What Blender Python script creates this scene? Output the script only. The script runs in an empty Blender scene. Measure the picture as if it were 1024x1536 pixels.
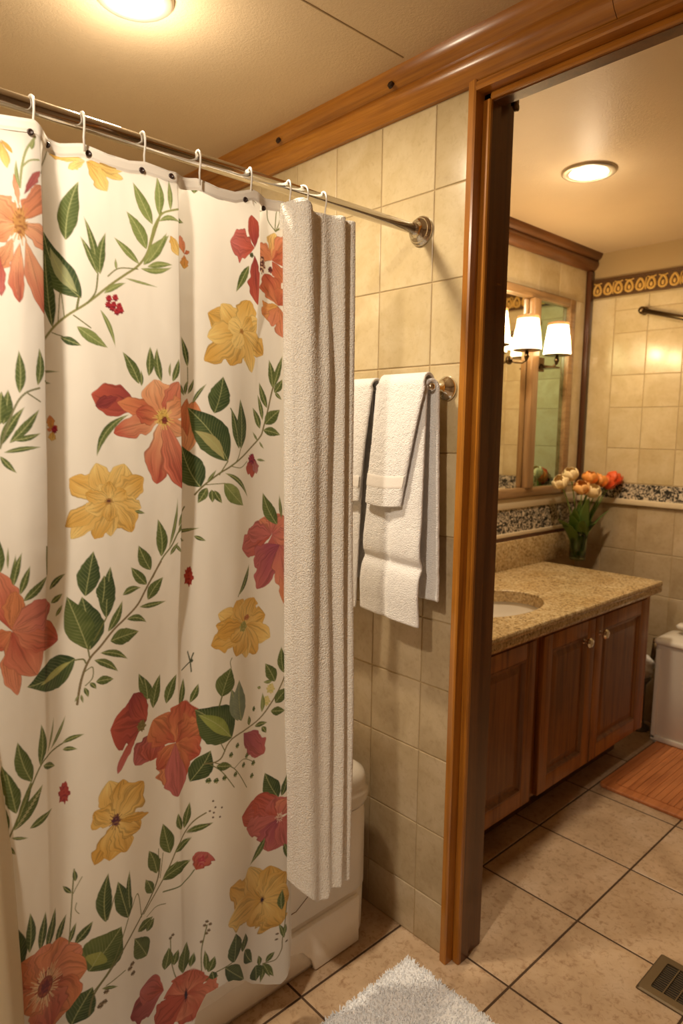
import bpy, bmesh, math, random
import numpy as np
from mathutils import Vector, Matrix
random.seed(7); rng = np.random.default_rng(11)
C = bpy.context.scene.collection
PI = math.pi

# ------------------------------------------------------------------ camera
F_PX, PITCH, YAW, ROLL, H = 1012.704, 0.120925790, -0.821094122, 0.0135326778, 1.55
_cy, _sy, _cp, _sp = math.cos(YAW), math.sin(YAW), math.cos(PITCH), math.sin(PITCH)
FW = Vector((_sy*_cp, _cy*_cp, -_sp)); _r = Vector((_cy, -_sy, 0)); _u = _r.cross(FW)
RT = math.cos(ROLL)*_r + math.sin(ROLL)*_u; UP = -math.sin(ROLL)*_r + math.cos(ROLL)*_u
EYE = Vector((0, 0, H))
cam = bpy.data.cameras.new('camera'); co = bpy.data.objects.new('camera', cam); C.objects.link(co)
M = Matrix((RT, UP, -FW)).transposed().to_4x4(); M.translation = EYE; co.matrix_world = M
cam.sensor_fit = 'VERTICAL'; cam.sensor_height = 36; cam.lens = F_PX/1536*36; cam.clip_start = .02
cam.dof.use_dof = True; cam.dof.focus_distance = 1.5; cam.dof.aperture_fstop = 3.8
bpy.context.scene.camera = co

# ------------------------------------------------------------------ object helpers
def wloc(o):
    v = Vector((0, 0, 0))
    while o: v += o.location; o = o.parent
    return v
def obj(name, vf, mat, parent=None, smooth=False, mats=None, fm=None):
    """link ONE mesh object; vertices are given in room coordinates"""
    v, f = vf[0], vf[1]
    me = bpy.data.meshes.new(name)
    off = wloc(parent) if parent else Vector((0, 0, 0))
    me.from_pydata([(p[0]-off.x, p[1]-off.y, p[2]-off.z) for p in v], [], f)
    me.validate(); me.update()
    o = bpy.data.objects.new(name, me); C.objects.link(o)
    if parent: o.parent = parent
    for m in (mats or [mat]): me.materials.append(m)
    if fm is not None:
        for p, i in zip(me.polygons, fm): p.material_index = i
    if smooth:
        for p in me.polygons: p.use_smooth = True
    bm = bmesh.new(); bm.from_mesh(me); bmesh.ops.recalc_face_normals(bm, faces=bm.faces); bm.to_mesh(me); bm.free()
    return o
def tag(o, label=None, cat=None, group=None, kind=None):
    if label: o['label'] = label
    if cat: o['category'] = cat
    if group: o['group'] = group
    if kind: o['kind'] = kind
    return o
def empty(name, loc, label, cat, group=None):
    o = bpy.data.objects.new(name, None); C.objects.link(o); o.location = loc; o.empty_display_size = .05
    return tag(o, label, cat, group)
def copy_tree(o, parent=None):
    c = o.copy(); C.objects.link(c); c.parent = parent
    for ch in list(o.children): copy_tree(ch, c)
    return c
def join(*parts):
    V, F = [], []
    for v, f in parts:
        n = len(V); V += list(v); F += [tuple(i+n for i in q) for q in f]
    return V, F
def box(x0, x1, y0, y1, z0, z1):
    v = [(x, y, z) for x in (x0, x1) for y in (y0, y1) for z in (z0, z1)]
    return v, [(0,1,3,2),(4,6,7,5),(0,4,5,1),(2,3,7,6),(0,2,6,4),(1,5,7,3)]
def bevel(o, w, seg=2):
    m = o.modifiers.new('bevel', 'BEVEL'); m.width = w; m.segments = seg; m.limit_method = 'ANGLE'; m.angle_limit = .6
    for p in o.data.polygons: p.use_smooth = True
    return o
def frame_of(d):
    d = Vector(d).normalized(); a = Vector((0,0,1)) if abs(d.z) < .9 else Vector((1,0,0))
    u = d.cross(a).normalized(); return d, u, d.cross(u)
def lathe(o, d, prof, n=32, cap=True):
    d, u, w = frame_of(d); o = Vector(o); V = []; F = []
    for a, r in prof:
        for k in range(n):
            t = 2*PI*k/n; V.append(tuple(o + d*a + (u*math.cos(t)+w*math.sin(t))*r))
    for i in range(len(prof)-1):
        for k in range(n):
            F.append((i*n+k, i*n+(k+1) % n, (i+1)*n+(k+1) % n, (i+1)*n+k))
    if cap:
        F.append(tuple(range(n))); F.append(tuple((len(prof)-1)*n+k for k in range(n)))
    return V, F
def tube(pts, r, n=10, closed=False):
    P = [Vector(p) for p in pts]; R = r if isinstance(r, (list, tuple)) else [r]*len(P); V = []; F = []
    u = None
    for i, p in enumerate(P):
        if closed: d = (P[(i+1) % len(P)]-P[i-1]).normalized()
        else: d = (P[min(i+1, len(P)-1)]-P[max(i-1, 0)]).normalized()
        if u is None: _, u, _w = frame_of(d)
        u = (u - d*u.dot(d)).normalized(); w = d.cross(u)
        for k in range(n):
            t = 2*PI*k/n; V.append(tuple(p + (u*math.cos(t)+w*math.sin(t))*R[i]))
    m = len(P)
    for i in range(m if closed else m-1):
        for k in range(n):
            j = (i+1) % m; F.append((i*n+k, i*n+(k+1) % n, j*n+(k+1) % n, j*n+k))
    if not closed: F.append(tuple(range(n))); F.append(tuple((m-1)*n+k for k in range(n)))
    return V, F
def prism(poly, ax, a0, a1):
    """extrude a 2D polygon along axis ax (0,1,2); poly holds the other two coordinates in order"""
    V = []
    for a in (a0, a1):
        for p in poly:
            q = list(p); q.insert(ax, a); V.append(tuple(q))
    n = len(poly); F = [(i, (i+1) % n, n+(i+1) % n, n+i) for i in range(n)]
    F.append(tuple(range(n))); F.append(tuple(range(n, 2*n))); return V, F
def grid(fn, nu, nv):
    V = [tuple(fn(i/nu, j/nv)) for j in range(nv+1) for i in range(nu+1)]
    F = [(j*(nu+1)+i, j*(nu+1)+i+1, (j+1)*(nu+1)+i+1, (j+1)*(nu+1)+i) for j in range(nv) for i in range(nu)]
    return V, F
def sph(c, rx, ry, rz, n=14, m=9):
    return lathe_xyz(c, [( -math.cos(PI*i/m), math.sin(PI*i/m)) for i in range(m+1)], rx, ry, rz, n)
def lathe_xyz(c, prof, rx, ry, rz, n):
    V = []; F = []
    for a, r in prof:
        for k in range(n):
            t = 2*PI*k/n; V.append((c[0]+rx*(r+1e-4)*math.cos(t), c[1]+ry*(r+1e-4)*math.sin(t), c[2]+rz*a))
    for i in range(len(prof)-1):
        for k in range(n): F.append((i*n+k, i*n+(k+1) % n, (i+1)*n+(k+1) % n, (i+1)*n+k))
    return V, F

# ------------------------------------------------------------------ materials
def new_mat(name):
    m = bpy.data.materials.new(name); m.use_nodes = True; nt = m.node_tree; nt.nodes.clear()
    out = nt.nodes.new('ShaderNodeOutputMaterial'); b = nt.nodes.new('ShaderNodeBsdfPrincipled')
    nt.links.new(b.outputs[0], out.inputs[0]); return m, nt, b
def N(nt, t, **k):
    n = nt.nodes.new(t)
    for a, v in k.items():
        if a.startswith('i_'):
            key = a[2:].replace('_', ' '); n.inputs[key].default_value = v
        else: setattr(n, a, v)
    return n
def ramp(nt, src, stops):
    r = nt.nodes.new('ShaderNodeValToRGB'); e = r.color_ramp.elements
    while len(e) < len(stops): e.new(.5)
    for s, (p, c) in zip(e, stops): s.position = p; s.color = (*c, 1)
    nt.links.new(src, r.inputs[0]); return r.outputs[0]
def coords(nt, scale=(1,1,1), rot=(0,0,0)):
    t = N(nt, 'ShaderNodeTexCoord'); m = N(nt, 'ShaderNodeMapping')
    m.inputs['Scale'].default_value = scale; m.inputs['Rotation'].default_value = rot
    nt.links.new(t.outputs['Object'], m.inputs['Vector']); return m.outputs[0]
def noise(nt, vec, scale, detail=4, rough=.55, dist=0):
    n = N(nt, 'ShaderNodeTexNoise'); n.inputs['Scale'].default_value = scale; n.inputs['Detail'].default_value = detail
    n.inputs['Roughness'].default_value = rough; n.inputs['Distortion'].default_value = dist
    nt.links.new(vec, n.inputs['Vector']); return n.outputs['Fac']
def mix(nt, a, b, fac, mode='MIX'):
    m = N(nt, 'ShaderNodeMix', data_type='RGBA', blend_type=mode)
    for s, v in ((m.inputs[0], fac), (m.inputs[6], a), (m.inputs[7], b)):
        if hasattr(v, 'links') or hasattr(v, 'is_linked'): nt.links.new(v, s)
        else: s.default_value = v if not isinstance(v, tuple) else (*v, 1)[:4]
    return m.outputs[2]
def bump(nt, b, h, strength, dist=.001):
    n = N(nt, 'ShaderNodeBump'); n.inputs['Strength'].default_value = strength; n.inputs['Distance'].default_value = dist
    nt.links.new(h, n.inputs['Height']); nt.links.new(n.outputs[0], b.inputs['Normal'])
def plain(name, col, rough=.5, metal=0, **k):
    m, nt, b = new_mat(name); b.inputs['Base Color'].default_value = (*col, 1)
    b.inputs['Roughness'].default_value = rough; b.inputs['Metallic'].default_value = metal
    v = coords(nt); nz = noise(nt, v, 60, 3); bump(nt, b, nz, .05)
    for a, x in k.items(): b.inputs[a].default_value = x
    return m
def wood(name, axis, dark, mid, light, rough=.28, grain=1.0, coat=.35):
    m, nt, b = new_mat(name)
    sc = [16, 16, 16]; sc[axis] = .8
    v = coords(nt, tuple(sc)); n1 = noise(nt, v, 1.6*grain, 6, .6, 1.2)
    sc2 = [140, 140, 140]; sc2[axis] = 5
    v2 = coords(nt, tuple(sc2)); n2 = noise(nt, v2, 1.2*grain, 3, .6)
    v3 = coords(nt); n3 = noise(nt, v3, 3.5, 3)
    c = ramp(nt, n1, [(.28, dark), (.5, mid), (.74, light)])
    g = ramp(nt, n2, [(.3, (.72,.66,.62)), (.55, (1,1,1))])
    c = mix(nt, c, g, .65, 'MULTIPLY'); p = ramp(nt, n3, [(.35, (.72,.66,.62)), (.65, (1.0,1.0,1.0))])
    c = mix(nt, c, p, .6, 'MULTIPLY')
    nt.links.new(c, b.inputs['Base Color']); b.inputs['Roughness'].default_value = rough
    b.inputs['Coat Weight'].default_value = coat; b.inputs['Coat Roughness'].default_value = .15
    bump(nt, b, n2, .05); return m
def tilemat(name, a, bcol, c, rough=.22, spot=.5, bscale=7, bumpy=.1):
    m, nt, b = new_mat(name); v = coords(nt)
    at = N(nt, 'ShaderNodeAttribute', attribute_name='rnd')
    off = N(nt, 'ShaderNodeVectorMath', operation='ADD'); sc = N(nt, 'ShaderNodeVectorMath', operation='SCALE')
    nt.links.new(at.outputs['Vector'], sc.inputs[0]); sc.inputs['Scale'].default_value = 20
    nt.links.new(v, off.inputs[0]); nt.links.new(sc.outputs[0], off.inputs[1]); vv = off.outputs[0]
    n1 = noise(nt, vv, bscale, 5, .6, .4); n2 = noise(nt, vv, 55, 5, .7, .6); n3 = noise(nt, vv, 2.2, 2)
    col = ramp(nt, n1, [(.3, a), (.52, bcol), (.72, c)])
    sp = ramp(nt, n2, [(.30, (.52,.40,.30)), (.49, (1,1,1))])
    col = mix(nt, col, sp, spot, 'MULTIPLY')
    rv = ramp(nt, at.outputs['Fac'], [(0, (.86,.84,.80)), (1, (1.0,1.0,1.0))])
    col = mix(nt, col, rv, 1.0, 'MULTIPLY')
    nt.links.new(col, b.inputs['Base Color']); b.inputs['Roughness'].default_value = rough
    bump(nt, b, n1, bumpy, .004); return m
def fabric(name, col, col2, scale=420, strength=.9, dist=.003, sheen=.3, transl=0):
    m, nt, b = new_mat(name); v = coords(nt)
    n1 = noise(nt, v, scale, 1, .5); vo = N(nt, 'ShaderNodeTexVoronoi'); vo.inputs['Scale'].default_value = scale*.8
    nt.links.new(v, vo.inputs['Vector']); n3 = noise(nt, v, scale*.12, 3)
    c = ramp(nt, n1, [(.3, col2), (.6, col)]); nt.links.new(c, b.inputs['Base Color'])
    b.inputs['Roughness'].default_value = .95; b.inputs['Sheen Weight'].default_value = sheen
    s = N(nt, 'ShaderNodeMath', operation='SUBTRACT'); nt.links.new(n1, s.inputs[0]); nt.links.new(vo.outputs['Distance'], s.inputs[1])
    s2 = N(nt, 'ShaderNodeMath', operation='ADD'); nt.links.new(s.outputs[0], s2.inputs[0]); nt.links.new(n3, s2.inputs[1])
    bump(nt, b, s2.outputs[0], strength, dist); return m
def emit(name, col, s):
    m, nt, b = new_mat(name); b.inputs['Base Color'].default_value = (*col, 1); b.inputs['Roughness'].default_value = .4
    b.inputs['Emission Color'].default_value = (*col, 1); b.inputs['Emission Strength'].default_value = s; return m

WD, WM, WL = (.27,.095,.011), (.47,.185,.022), (.60,.27,.038)
wood_x = wood('varnished_wood_x', 0, WD, WM, WL); wood_y = wood('varnished_wood_y', 1, WD, WM, WL); wood_z = wood('varnished_wood_z', 2, WD, WM, WL)
cab_z = wood('cabinet_wood_z', 2, (.13,.044,.009), (.36,.135,.024), (.46,.19,.038), .42, 1, .05)
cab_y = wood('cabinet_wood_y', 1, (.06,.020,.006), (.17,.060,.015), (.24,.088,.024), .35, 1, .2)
frame_y = wood('mirror_frame_wood_y', 1, (.22,.12,.045), (.36,.21,.09), (.45,.28,.13), .35)
frame_z = wood('mirror_frame_wood_z', 2, (.22,.12,.045), (.36,.21,.09), (.45,.28,.13), .35)
mat_wood = wood('mat_wood', 1, (.42,.13,.035), (.66,.24,.075), (.78,.31,.11), .5, 1, .05)
dark_wood = wood('dark_wood', 2, (.03,.010,.004), (.09,.03,.01), (.13,.045,.015), .35)
shaded_liner_wood = wood('shaded_liner_wood', 2, (.07,.022,.005), (.14,.048,.009), (.20,.072,.014), .3)  # casing wood darkened: shade on the inner faces is put into the colour
tile_wall = tilemat('cream_wall_tile', (.56,.44,.24), (.65,.53,.32), (.72,.61,.40), .17, .2)
tile_low = tilemat('beige_wall_tile', (.42,.32,.19), (.52,.41,.26), (.59,.48,.335), .28, .3)
tile_floor = tilemat('floor_tile', (.46,.315,.19), (.59,.42,.265), (.67,.51,.36), .38, .8, 6, .25)
grout = plain('grout', (.46,.34,.18), .9); grout_floor = plain('floor_grout', (.075,.04,.018), .9); grout_low = plain('grout_brown', (.24,.15,.08), .9)
plaster = plain('brown_panel', (.30,.20,.11), .5)
chrome = plain('chrome', (.58,.55,.51), .07, 1); bronze = plain('dark_bronze', (.16,.11,.06), .3, 1); silver = plain('nickel', (.80,.77,.70), .08, 1)
white_wire = plain('white_plastic', (.88,.84,.76), .35); button_m = plain('button_dark', (.045,.025,.02), .35)
porcelain = plain('porcelain', (.78,.72,.62), .18); tubmat = plain('tub_acrylic', (.92,.87,.78), .28)
liner_m = plain('liner_cream', (.72,.62,.42), .5); slot_m = plain('slot_black', (.012,.010,.008), .7)
terry_cream = fabric('terry_cream', (.98,.95,.88), (.88,.81,.69), 330, .6, .003)
_nt = terry_cream.node_tree; _o = [n for n in _nt.nodes if n.type == 'OUTPUT_MATERIAL'][0]; _p = [n for n in _nt.nodes if n.type == 'BSDF_PRINCIPLED'][0]
_t = N(_nt, 'ShaderNodeBsdfTranslucent'); _t.inputs['Color'].default_value = (.95,.88,.76,1); _m = N(_nt, 'ShaderNodeMixShader'); _m.inputs[0].default_value = .05
_nt.links.new(_p.outputs[0], _m.inputs[1]); _nt.links.new(_t.outputs[0], _m.inputs[2]); _nt.links.new(_m.outputs[0], _o.inputs[0])
terry_white = fabric('terry_white', (.90,.885,.875), (.84,.82,.81), 420, .8, .002)
band_white = fabric('terry_band', (.90,.86,.82), (.84,.79,.74), 900, .3, .001)
pile_m = fabric('pile_white', (.97,.975,.99), (.95,.96,.98), 300, .2, .001)
glass_m, _nt, _b = new_mat('clear_glass'); _b.inputs['Transmission Weight'].default_value = 1; _b.inputs['Roughness'].default_value = .02; _b.inputs['Base Color'].default_value = (.9,.97,.93,1); _b.inputs['IOR'].default_value = 1.45
def mirror_mat(name, col):
    m, nt, b = new_mat(name); b.inputs['Base Color'].default_value = (*col, 1); b.inputs['Metallic'].default_value = 1; b.inputs['Roughness'].default_value = .03; return m
mirror_m = mirror_mat('mirror_silver', (.86,.84,.74)); mirror_g = mirror_mat('mirror_green_reflection', (.50,.72,.66))  # green pane: a greenish reflection is put into the glass colour
lens_m = emit('ceiling_lamp_lens', (1, .80, .52), 26); shade_m = emit('sconce_shade_glow', (1, .76, .42), 9.0)

# ceiling: stippled paint
ceil_m, nt, b = new_mat('stippled_ceiling'); v = coords(nt); n1 = noise(nt, v, 170, 3, .6); n2 = noise(nt, v, 2.2, 3)
c = ramp(nt, n2, [(.3, (.62,.48,.31)), (.7, (.68,.53,.35))]); nt.links.new(c, b.inputs['Base Color']); b.inputs['Roughness'].default_value = .42
bump(nt, b, n1, .35, .004)
# granite
granite, nt, b = new_mat('granite'); v = coords(nt); vo = N(nt, 'ShaderNodeTexVoronoi'); vo.inputs['Scale'].default_value = 170; nt.links.new(v, vo.inputs['Vector'])
n1 = noise(nt, v, 75, 6, .75, .5); n2 = noise(nt, v, 9, 4)
g1 = ramp(nt, vo.outputs['Color'], [(.1, (.13,.07,.025)), (.32, (.52,.36,.16)), (.6, (.68,.51,.27)), (.9, (.80,.68,.46))])
g2 = ramp(nt, n1, [(.40, (.10,.055,.02)), (.48, (.50,.36,.17)), (.62, (.78,.66,.42))]); c = mix(nt, g1, g2, .6)
g3 = ramp(nt, n2, [(.35, (.82,.74,.62)), (.65, (1,1,1))]); c = mix(nt, c, g3, 1.0, 'MULTIPLY')
nt.links.new(c, b.inputs['Base Color']); b.inputs['Roughness'].default_value = .2
# mosaic border
mosaic, nt, b = new_mat('mosaic_border'); v = coords(nt, (1,1,1)); n1 = noise(nt, v, 62, 2, .5, 1.8)
c = ramp(nt, n1, [(.46, (.015,.014,.012)), (.50, (.05,.04,.03)), (.53, (.62,.52,.38)), (.8, (.68,.58,.44))]); nt.links.new(c, b.inputs['Base Color']); b.inputs['Roughness'].default_value = .35
gold_m = plain('gold_relief', (.62,.38,.09), .45); gold_bg = plain('brown_glaze', (.10,.045,.012), .4); ledge_m = plain('cream_ledge', (.66,.54,.36), .35)

# ------------------------------------------------------------------ room shell
def tiles(axis, plane, ue, ve, sign, gap=.0035, h=.0025, skip=None):
    """raised chamfered tiles on a plane; axis = normal axis, sign = direction the face looks"""
    V, F, R = [], [], []
    def P(u, v, d):
        q = [0, 0, 0]; o = [i for i in range(3) if i != axis]; q[o[0]] = u; q[o[1]] = v; q[axis] = plane + sign*d; return tuple(q)
    for i in range(len(ue)-1):
        for j in range(len(ve)-1):
            if skip and skip(i, j): continue
            u0, u1, v0, v1 = ue[i]+gap/2, ue[i+1]-gap/2, ve[j]+gap/2, ve[j+1]-gap/2; n = len(V); c = .0018
            for (a, d) in ((0, 0), (0, h*.55), (c, h)):
                V += [P(u0+a, v0+a, d), P(u1-a, v0+a, d), P(u1-a, v1-a, d), P(u0+a, v1-a, d)]
            r = random.random(); R += [r]*12
            for l in (0, 4):
                for k in range(4): F.append((n+l+k, n+l+(k+1) % 4, n+l+4+(k+1) % 4, n+l+4+k))
            F.append((n+8, n+9, n+10, n+11))
    return V, F, R
def slab_with_tiles(name, slab, sets):
    """one mesh: a slab (material 0) plus sets of tiles (VFR, material)"""
    V, F = list(slab[0]), list(slab[1]); fm = [0]*len(F); R = [.5]*len(V); mats = [sets[0][2]]
    for (tv, tf, tr), m, g in sets:
        n = len(V); V += tv; F += [tuple(i+n for i in q) for q in tf]; R += tr
        if m not in mats: mats.append(m)
        fm += [mats.index(m)]*len(tf)
    o = obj(name, (V, F), None, mats=mats, fm=fm)
    a = o.data.attributes.new('rnd', 'FLOAT', 'POINT'); a.data.foreach_set('value', R)
    return tag(o, kind='structure')
CEIL = 2.52
# floor
xe = [-2.8,-2.5,-2.2,-1.93,-1.665,-1.295,-.93,-.56,-.19,.18,.55,.92,1.2]
yeA = [-1.3,-.92,-.52,-.12,.28,.68,1.08,1.535]; yeB = [1.535,1.922,2.305,2.707,3.09,3.48,3.62]
tf = tiles(2, 0, xe, yeA+yeB[1:], 1, .007, .002)
tf = ([(x, y, z-.002) for x, y, z in tf[0]], tf[1], tf[2])
slab_with_tiles('floor', box(-2.8, 1.2, -1.3, 3.62, -.08, -.0012), [(tf, tile_floor, grout_floor)])
# ceiling with one panel seam
cl = join(box(-2.8, 1.2, -1.3, 3.62, CEIL, CEIL+.08))
tag(obj('ceiling', cl, ceil_m), kind='structure')
seam = obj('trim_1', box(-1.292, -1.288, -1.3, 1.40, CEIL-.0012, CEIL), plain('ceiling_seam', (.30,.20,.10), .8)); tag(seam, kind='structure')
# partition wall that carries the towel bar, and the wall above / beyond the opening
ze = [.002,.157,.37,.604,.814,1.012,1.258,1.49,1.731,1.955,2.197,2.416]
xp = [-2.7,-2.63,-2.43,-2.23,-2.03,-1.83,-1.635,-1.44,-1.24,-1.122]
hi = tiles(1, 1.485, xp, ze[6:], -1); lo = tiles(1, 1.485, xp, ze[:7], -1)
slab_with_tiles('wall_middle', box(-2.7, -1.122, 1.485, 1.60, 0, CEIL), [(hi, tile_wall, grout), (lo, tile_low, grout)])
tag(obj('wall_middle_right', box(-.15, 1.2, 1.485, 1.60, 0, CEIL), plaster), kind='structure')
tag(obj('wall_middle_header', box(-1.122, -.15, 1.485, 1.60, 2.445, CEIL), plaster), kind='structure')
# tub wall, wall behind the camera, right wall
tw = tiles(0, -2.7, [-1.3+.2*i for i in range(14)]+[1.485], [.002+.229*i for i in range(12)], 1)
slab_with_tiles('wall_left', box(-2.8, -2.7, -1.3, 1.6, 0, CEIL), [(tw, tile_wall, grout)])
tag(obj('wall_rear', box(-2.8, 1.2, -1.4, -1.3, 0, CEIL), plaster), kind='structure')
tag(obj('wall_right', box(1.2, 1.3, -1.4, 3.7, 0, CEIL), plaster), kind='structure')
# vanity wall (carries the mirror)
vw_lo = tiles(0, -1.9, [1.602,1.9,2.2,2.5,2.8,3.1,3.3,3.575], [2.26,2.43], 1, .0015)
vw_hi = tiles(0, -1.9, [3.44,3.575], [1.26,2.26], 1, .0015)
slab_with_tiles('wall_vanity', box(-2.0, -1.9, 1.60, 3.62, 0, CEIL), [(vw_lo, tile_wall, grout), (vw_hi, tile_wall, grout)])
# far wall
fx = [-1.899,-1.745]; fx2 = [-1.745,-1.565,-1.38,-1.19,-1.0,-.8,-.6,-.4,-.2,0,.2,.4,.6,.8,1.0,1.199]
f1 = tiles(1, 3.62, fx2, [1.285,1.471,1.69,1.862,2.085,2.205], -1)
f2 = tiles(1, 3.62, fx, [1.285,2.275], -1, .002, .004)
f2b = tiles(1, 3.62, [-1.745,-1.565,1.199], [2.205,2.275], -1, .003)
f3 = tiles(1, 3.62, [-1.899,-1.745,-1.555,-1.36,-1.16,-.96,-.76,-.5,-.2,.1,.4,.7,1.0,1.199], [.002,.25,.48,.7,.92,1.165], -1)
slab_with_tiles('wall_far', box(-2.0, 1.2, 3.62, 3.72, 0, CEIL), [(f1, tile_wall, grout), (f2, tile_wall, grout), (f2b, tile_wall, grout), (f3, tile_low, grout)])
# mosaic and gold borders, granite-edge strips
def struct(name, vf, m, parent=None, bev=0):
    o = obj(name, vf, m, parent); tag(o, kind='structure')
    if bev: bevel(o, bev)
    return o
t2 = struct('trim_2', box(-1.899, 1.2, 3.612, 3.62, 1.20, 1.282), mosaic)
t3 = struct('trim_3', box(-1.899, 1.2, 3.598, 3.62, 1.168, 1.20), ledge_m, None, .006)
struct('trim_4', box(-1.9, -1.892, 1.602, 3.575, 1.045, 1.165), mosaic)
struct('trim_5', box(-1.9, -1.885, 1.602, 3.575, 1.165, 1.222), ledge_m, None, .005)
struct('trim_6', box(-1.9, -1.888, 1.602, 3.575, 1.022, 1.045), ledge_m, None, .004)
# gold relief frieze: brown glazed strip with raised urn and pear shapes
gz0, gz1 = 2.283, 2.380
parts = [box(-1.872, 1.2, 3.608, 3.62, gz0, gz1), box(-1.872, 1.2, 3.602, 3.608, gz1-.010, gz1), box(-1.872, 1.2, 3.602, 3.608, gz0, gz0+.008)]
fm = [0]*18; gold = []
for i in range(34):
    cx = -1.845+.058*i; cz = .5*(gz0+gz1)-.006; k = i % 3
    ring = [(cx+.019*math.cos(a)*(1-.35*math.sin(a)), 3.606, cz+.028*math.sin(a)) for a in [2*PI*j/14 for j in range(14)]]
    gold.append(tube(ring, .0068, 6, True))
    gold.append(sph((cx, 3.605, cz-.006), .009, .006, .013, 8, 5))
    if k != 1: gold.append(tube([(cx-.022, 3.606, cz+.034), (cx, 3.604, cz+.026), (cx+.022, 3.606, cz+.034)], .0035, 6))
    else: gold.append(tube([(cx+.029, 3.606, cz-.03), (cx+.027, 3.604, cz), (cx+.031, 3.606, cz+.03)], .0035, 6))
vf = join(*parts); g = join(*gold); n0 = len(vf[1]); al = join(vf, g)
o = obj('trim_7', al, None, mats=[gold_bg, gold_m], fm=[0]*n0+[1]*len(g[1])); tag(o, kind='structure')
# crown mouldings
def crown(name, axis, a0, a1, wall, s, z0, m, k=1.0):
    """s = -1 when the moulding grows towards smaller coordinate"""
    P = [(0,0),(.016,.0),(.024,.006),(.036,.016),(.045,.030),(.048,.044),(.045,.056),(.040,.062),(.043,.066),(.052,.070),(.060,.080),(.066,.094),(.068,.104),(0,.104)]
    poly = []
    for d, z in P:
        poly.append((wall+s*d*k, z0+z*(CEIL-z0)/.104))
    o = obj(name, prism(poly, axis, a0, a1), m, smooth=False); tag(o, kind='structure')
    for p in o.data.polygons: p.use_smooth = len(p.vertices) == 4
    mo = o.modifiers.new('split', 'EDGE_SPLIT'); mo.split_angle = .6
    return o
crown('trim_8', 0, -2.7, -.742, 1.485, -1, 2.417, wood_x); crown('trim_9', 0, -.7405, 1.2, 1.485, -1, 2.417, wood_x)
crown('trim_10', 1, 1.60, 3.62, -1.9, 1, 2.428, cab_y, 1.0)
struct('trim_11', box(-1.9, -1.872, 3.578, 3.619, 1.222, 2.428), dark_wood, None, .004)
# knots in the crown
kn = [lathe((x, 1.4275, 2.4865), (0,-1,.35), [(-.004, .010),(.0035, .0085),(.0045, .003)], 14) for x in (-1.86, -1.36)]
struct('trim_12', join(*kn), plain('wood_knot', (.03,.012,.005), .4))

# door casing round the opening: outer strip, reveal, inner strip, rebated liner with its shade in the wood colour
cas = empty('door_1', (-1.1, 1.48, 0), None, None); cas['kind'] = 'structure'
def part(name, vf, m, parent, bev=0, smooth=False, label=None):
    o = obj(name, vf, m, parent, smooth)
    if bev: bevel(o, bev)
    if label: o['label'] = label
    return o
pj = [(-1.1215,1.463),(-1.103,1.460),(-1.098,1.4625),(-1.098,1.4995),(-1.1215,1.4995)]
pk = [(-1.0975,1.4925),(-1.094,1.490),(-1.076,1.488),(-1.0725,1.4915),(-1.0725,1.4995),(-1.0975,1.4995)]
pl_ = [(-1.1215,1.4998),(-1.0728,1.4998),(-1.0728,1.537),(-1.082,1.540),(-1.082,1.607),(-1.1215,1.607)]
for side in (0, 1):
    f = (lambda q: [(-.15+(-1.1215-x), y) for x, y in q]) if side else (lambda q: q)
    jb = part('jamb', prism(f(pj), 2, .0012, 2.440), wood_z, cas)
    part('bead', prism(f(pk), 2, .0012, 2.3779), wood_z, jb)
    part('liner', prism(f(pl_), 2, .0012, 2.440), shaded_liner_wood, jb)
ph = [(1.463,2.4165),(1.460,2.401),(1.4625,2.396),(1.4995,2.395),(1.4995,2.4445),(1.4845,2.4445),(1.4845,2.4165)]
hd = part('header', prism(ph, 0, -1.0985, -.1735), wood_x, cas)
part('bead', prism([(1.4925,2.3945),(1.490,2.390),(1.488,2.380),(1.4915,2.376),(1.4995,2.376),(1.4995,2.3945)], 0, -1.0724, -.1985), wood_x, hd)
part('liner', prism([(1.4998,2.4445),(1.4998,2.374),(1.537,2.373),(1.540,2.419),(1.607,2.420),(1.607,2.4445)], 0, -1.0985, -.1735), shaded_liner_wood, hd)
o = part('roller_bracket', join(box(-1.0715,-1.062,1.575,1.598,2.385,2.408), lathe((-1.066,1.586,2.385), (1,0,0), [(0,.012),(.006,.012),(.008,.006)], 16)), bronze, cas, label='small dark hardware at the top of the jamb')

# ------------------------------------------------------------------ ceiling lights
def ceil_light(x, y, label, R, power, side, tint=(1, .81, .57)):
    t = empty('ceiling_light', (x, y, CEIL), label, 'ceiling light')
    part('trim_ring', lathe((x, y, CEIL-.001), (0,0,-1), [(0,R),(.005,R),(.010,R*.93),(.009,R*.72),(.003,R*.70),(0,R*.7)], 48, False), plain('lamp_ring', (.62,.55,.44), .3, .6), t, smooth=True)
    part('lens', lathe((x, y, CEIL-.001), (0,0,-1), [(.002,R*.70),(.008,R*.66),(.015,R*.45),(.018,R*.1)], 40), lens_m, t, smooth=True)
    L = bpy.data.lights.new('lamp', 'AREA'); L.shape = 'DISK'; L.size = R*1.3; L.energy = power; L.color = tint; L.spread = math.radians(175)
    lo = bpy.data.objects.new('ceiling_lamp_bulb', L); C.objects.link(lo); lo.location = (x, y, CEIL-.024)
    L = bpy.data.lights.new('lamp', 'POINT'); L.shadow_soft_size = .04; L.energy = side; L.color = tint
    lo = bpy.data.objects.new('ceiling_lamp_bulb', L); C.objects.link(lo); lo.location = (x, y, CEIL-.12)
    return t
ceil_light(-1.545, .775, 'round bright ceiling light above the bathtub, cut by the top of the photo', .088, 16, 5, (1, .84, .62))
ceil_light(-1.325, 2.47, 'round recessed ceiling light with metal ring in the vanity room beyond the doorway', .098, 15, .9)
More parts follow.
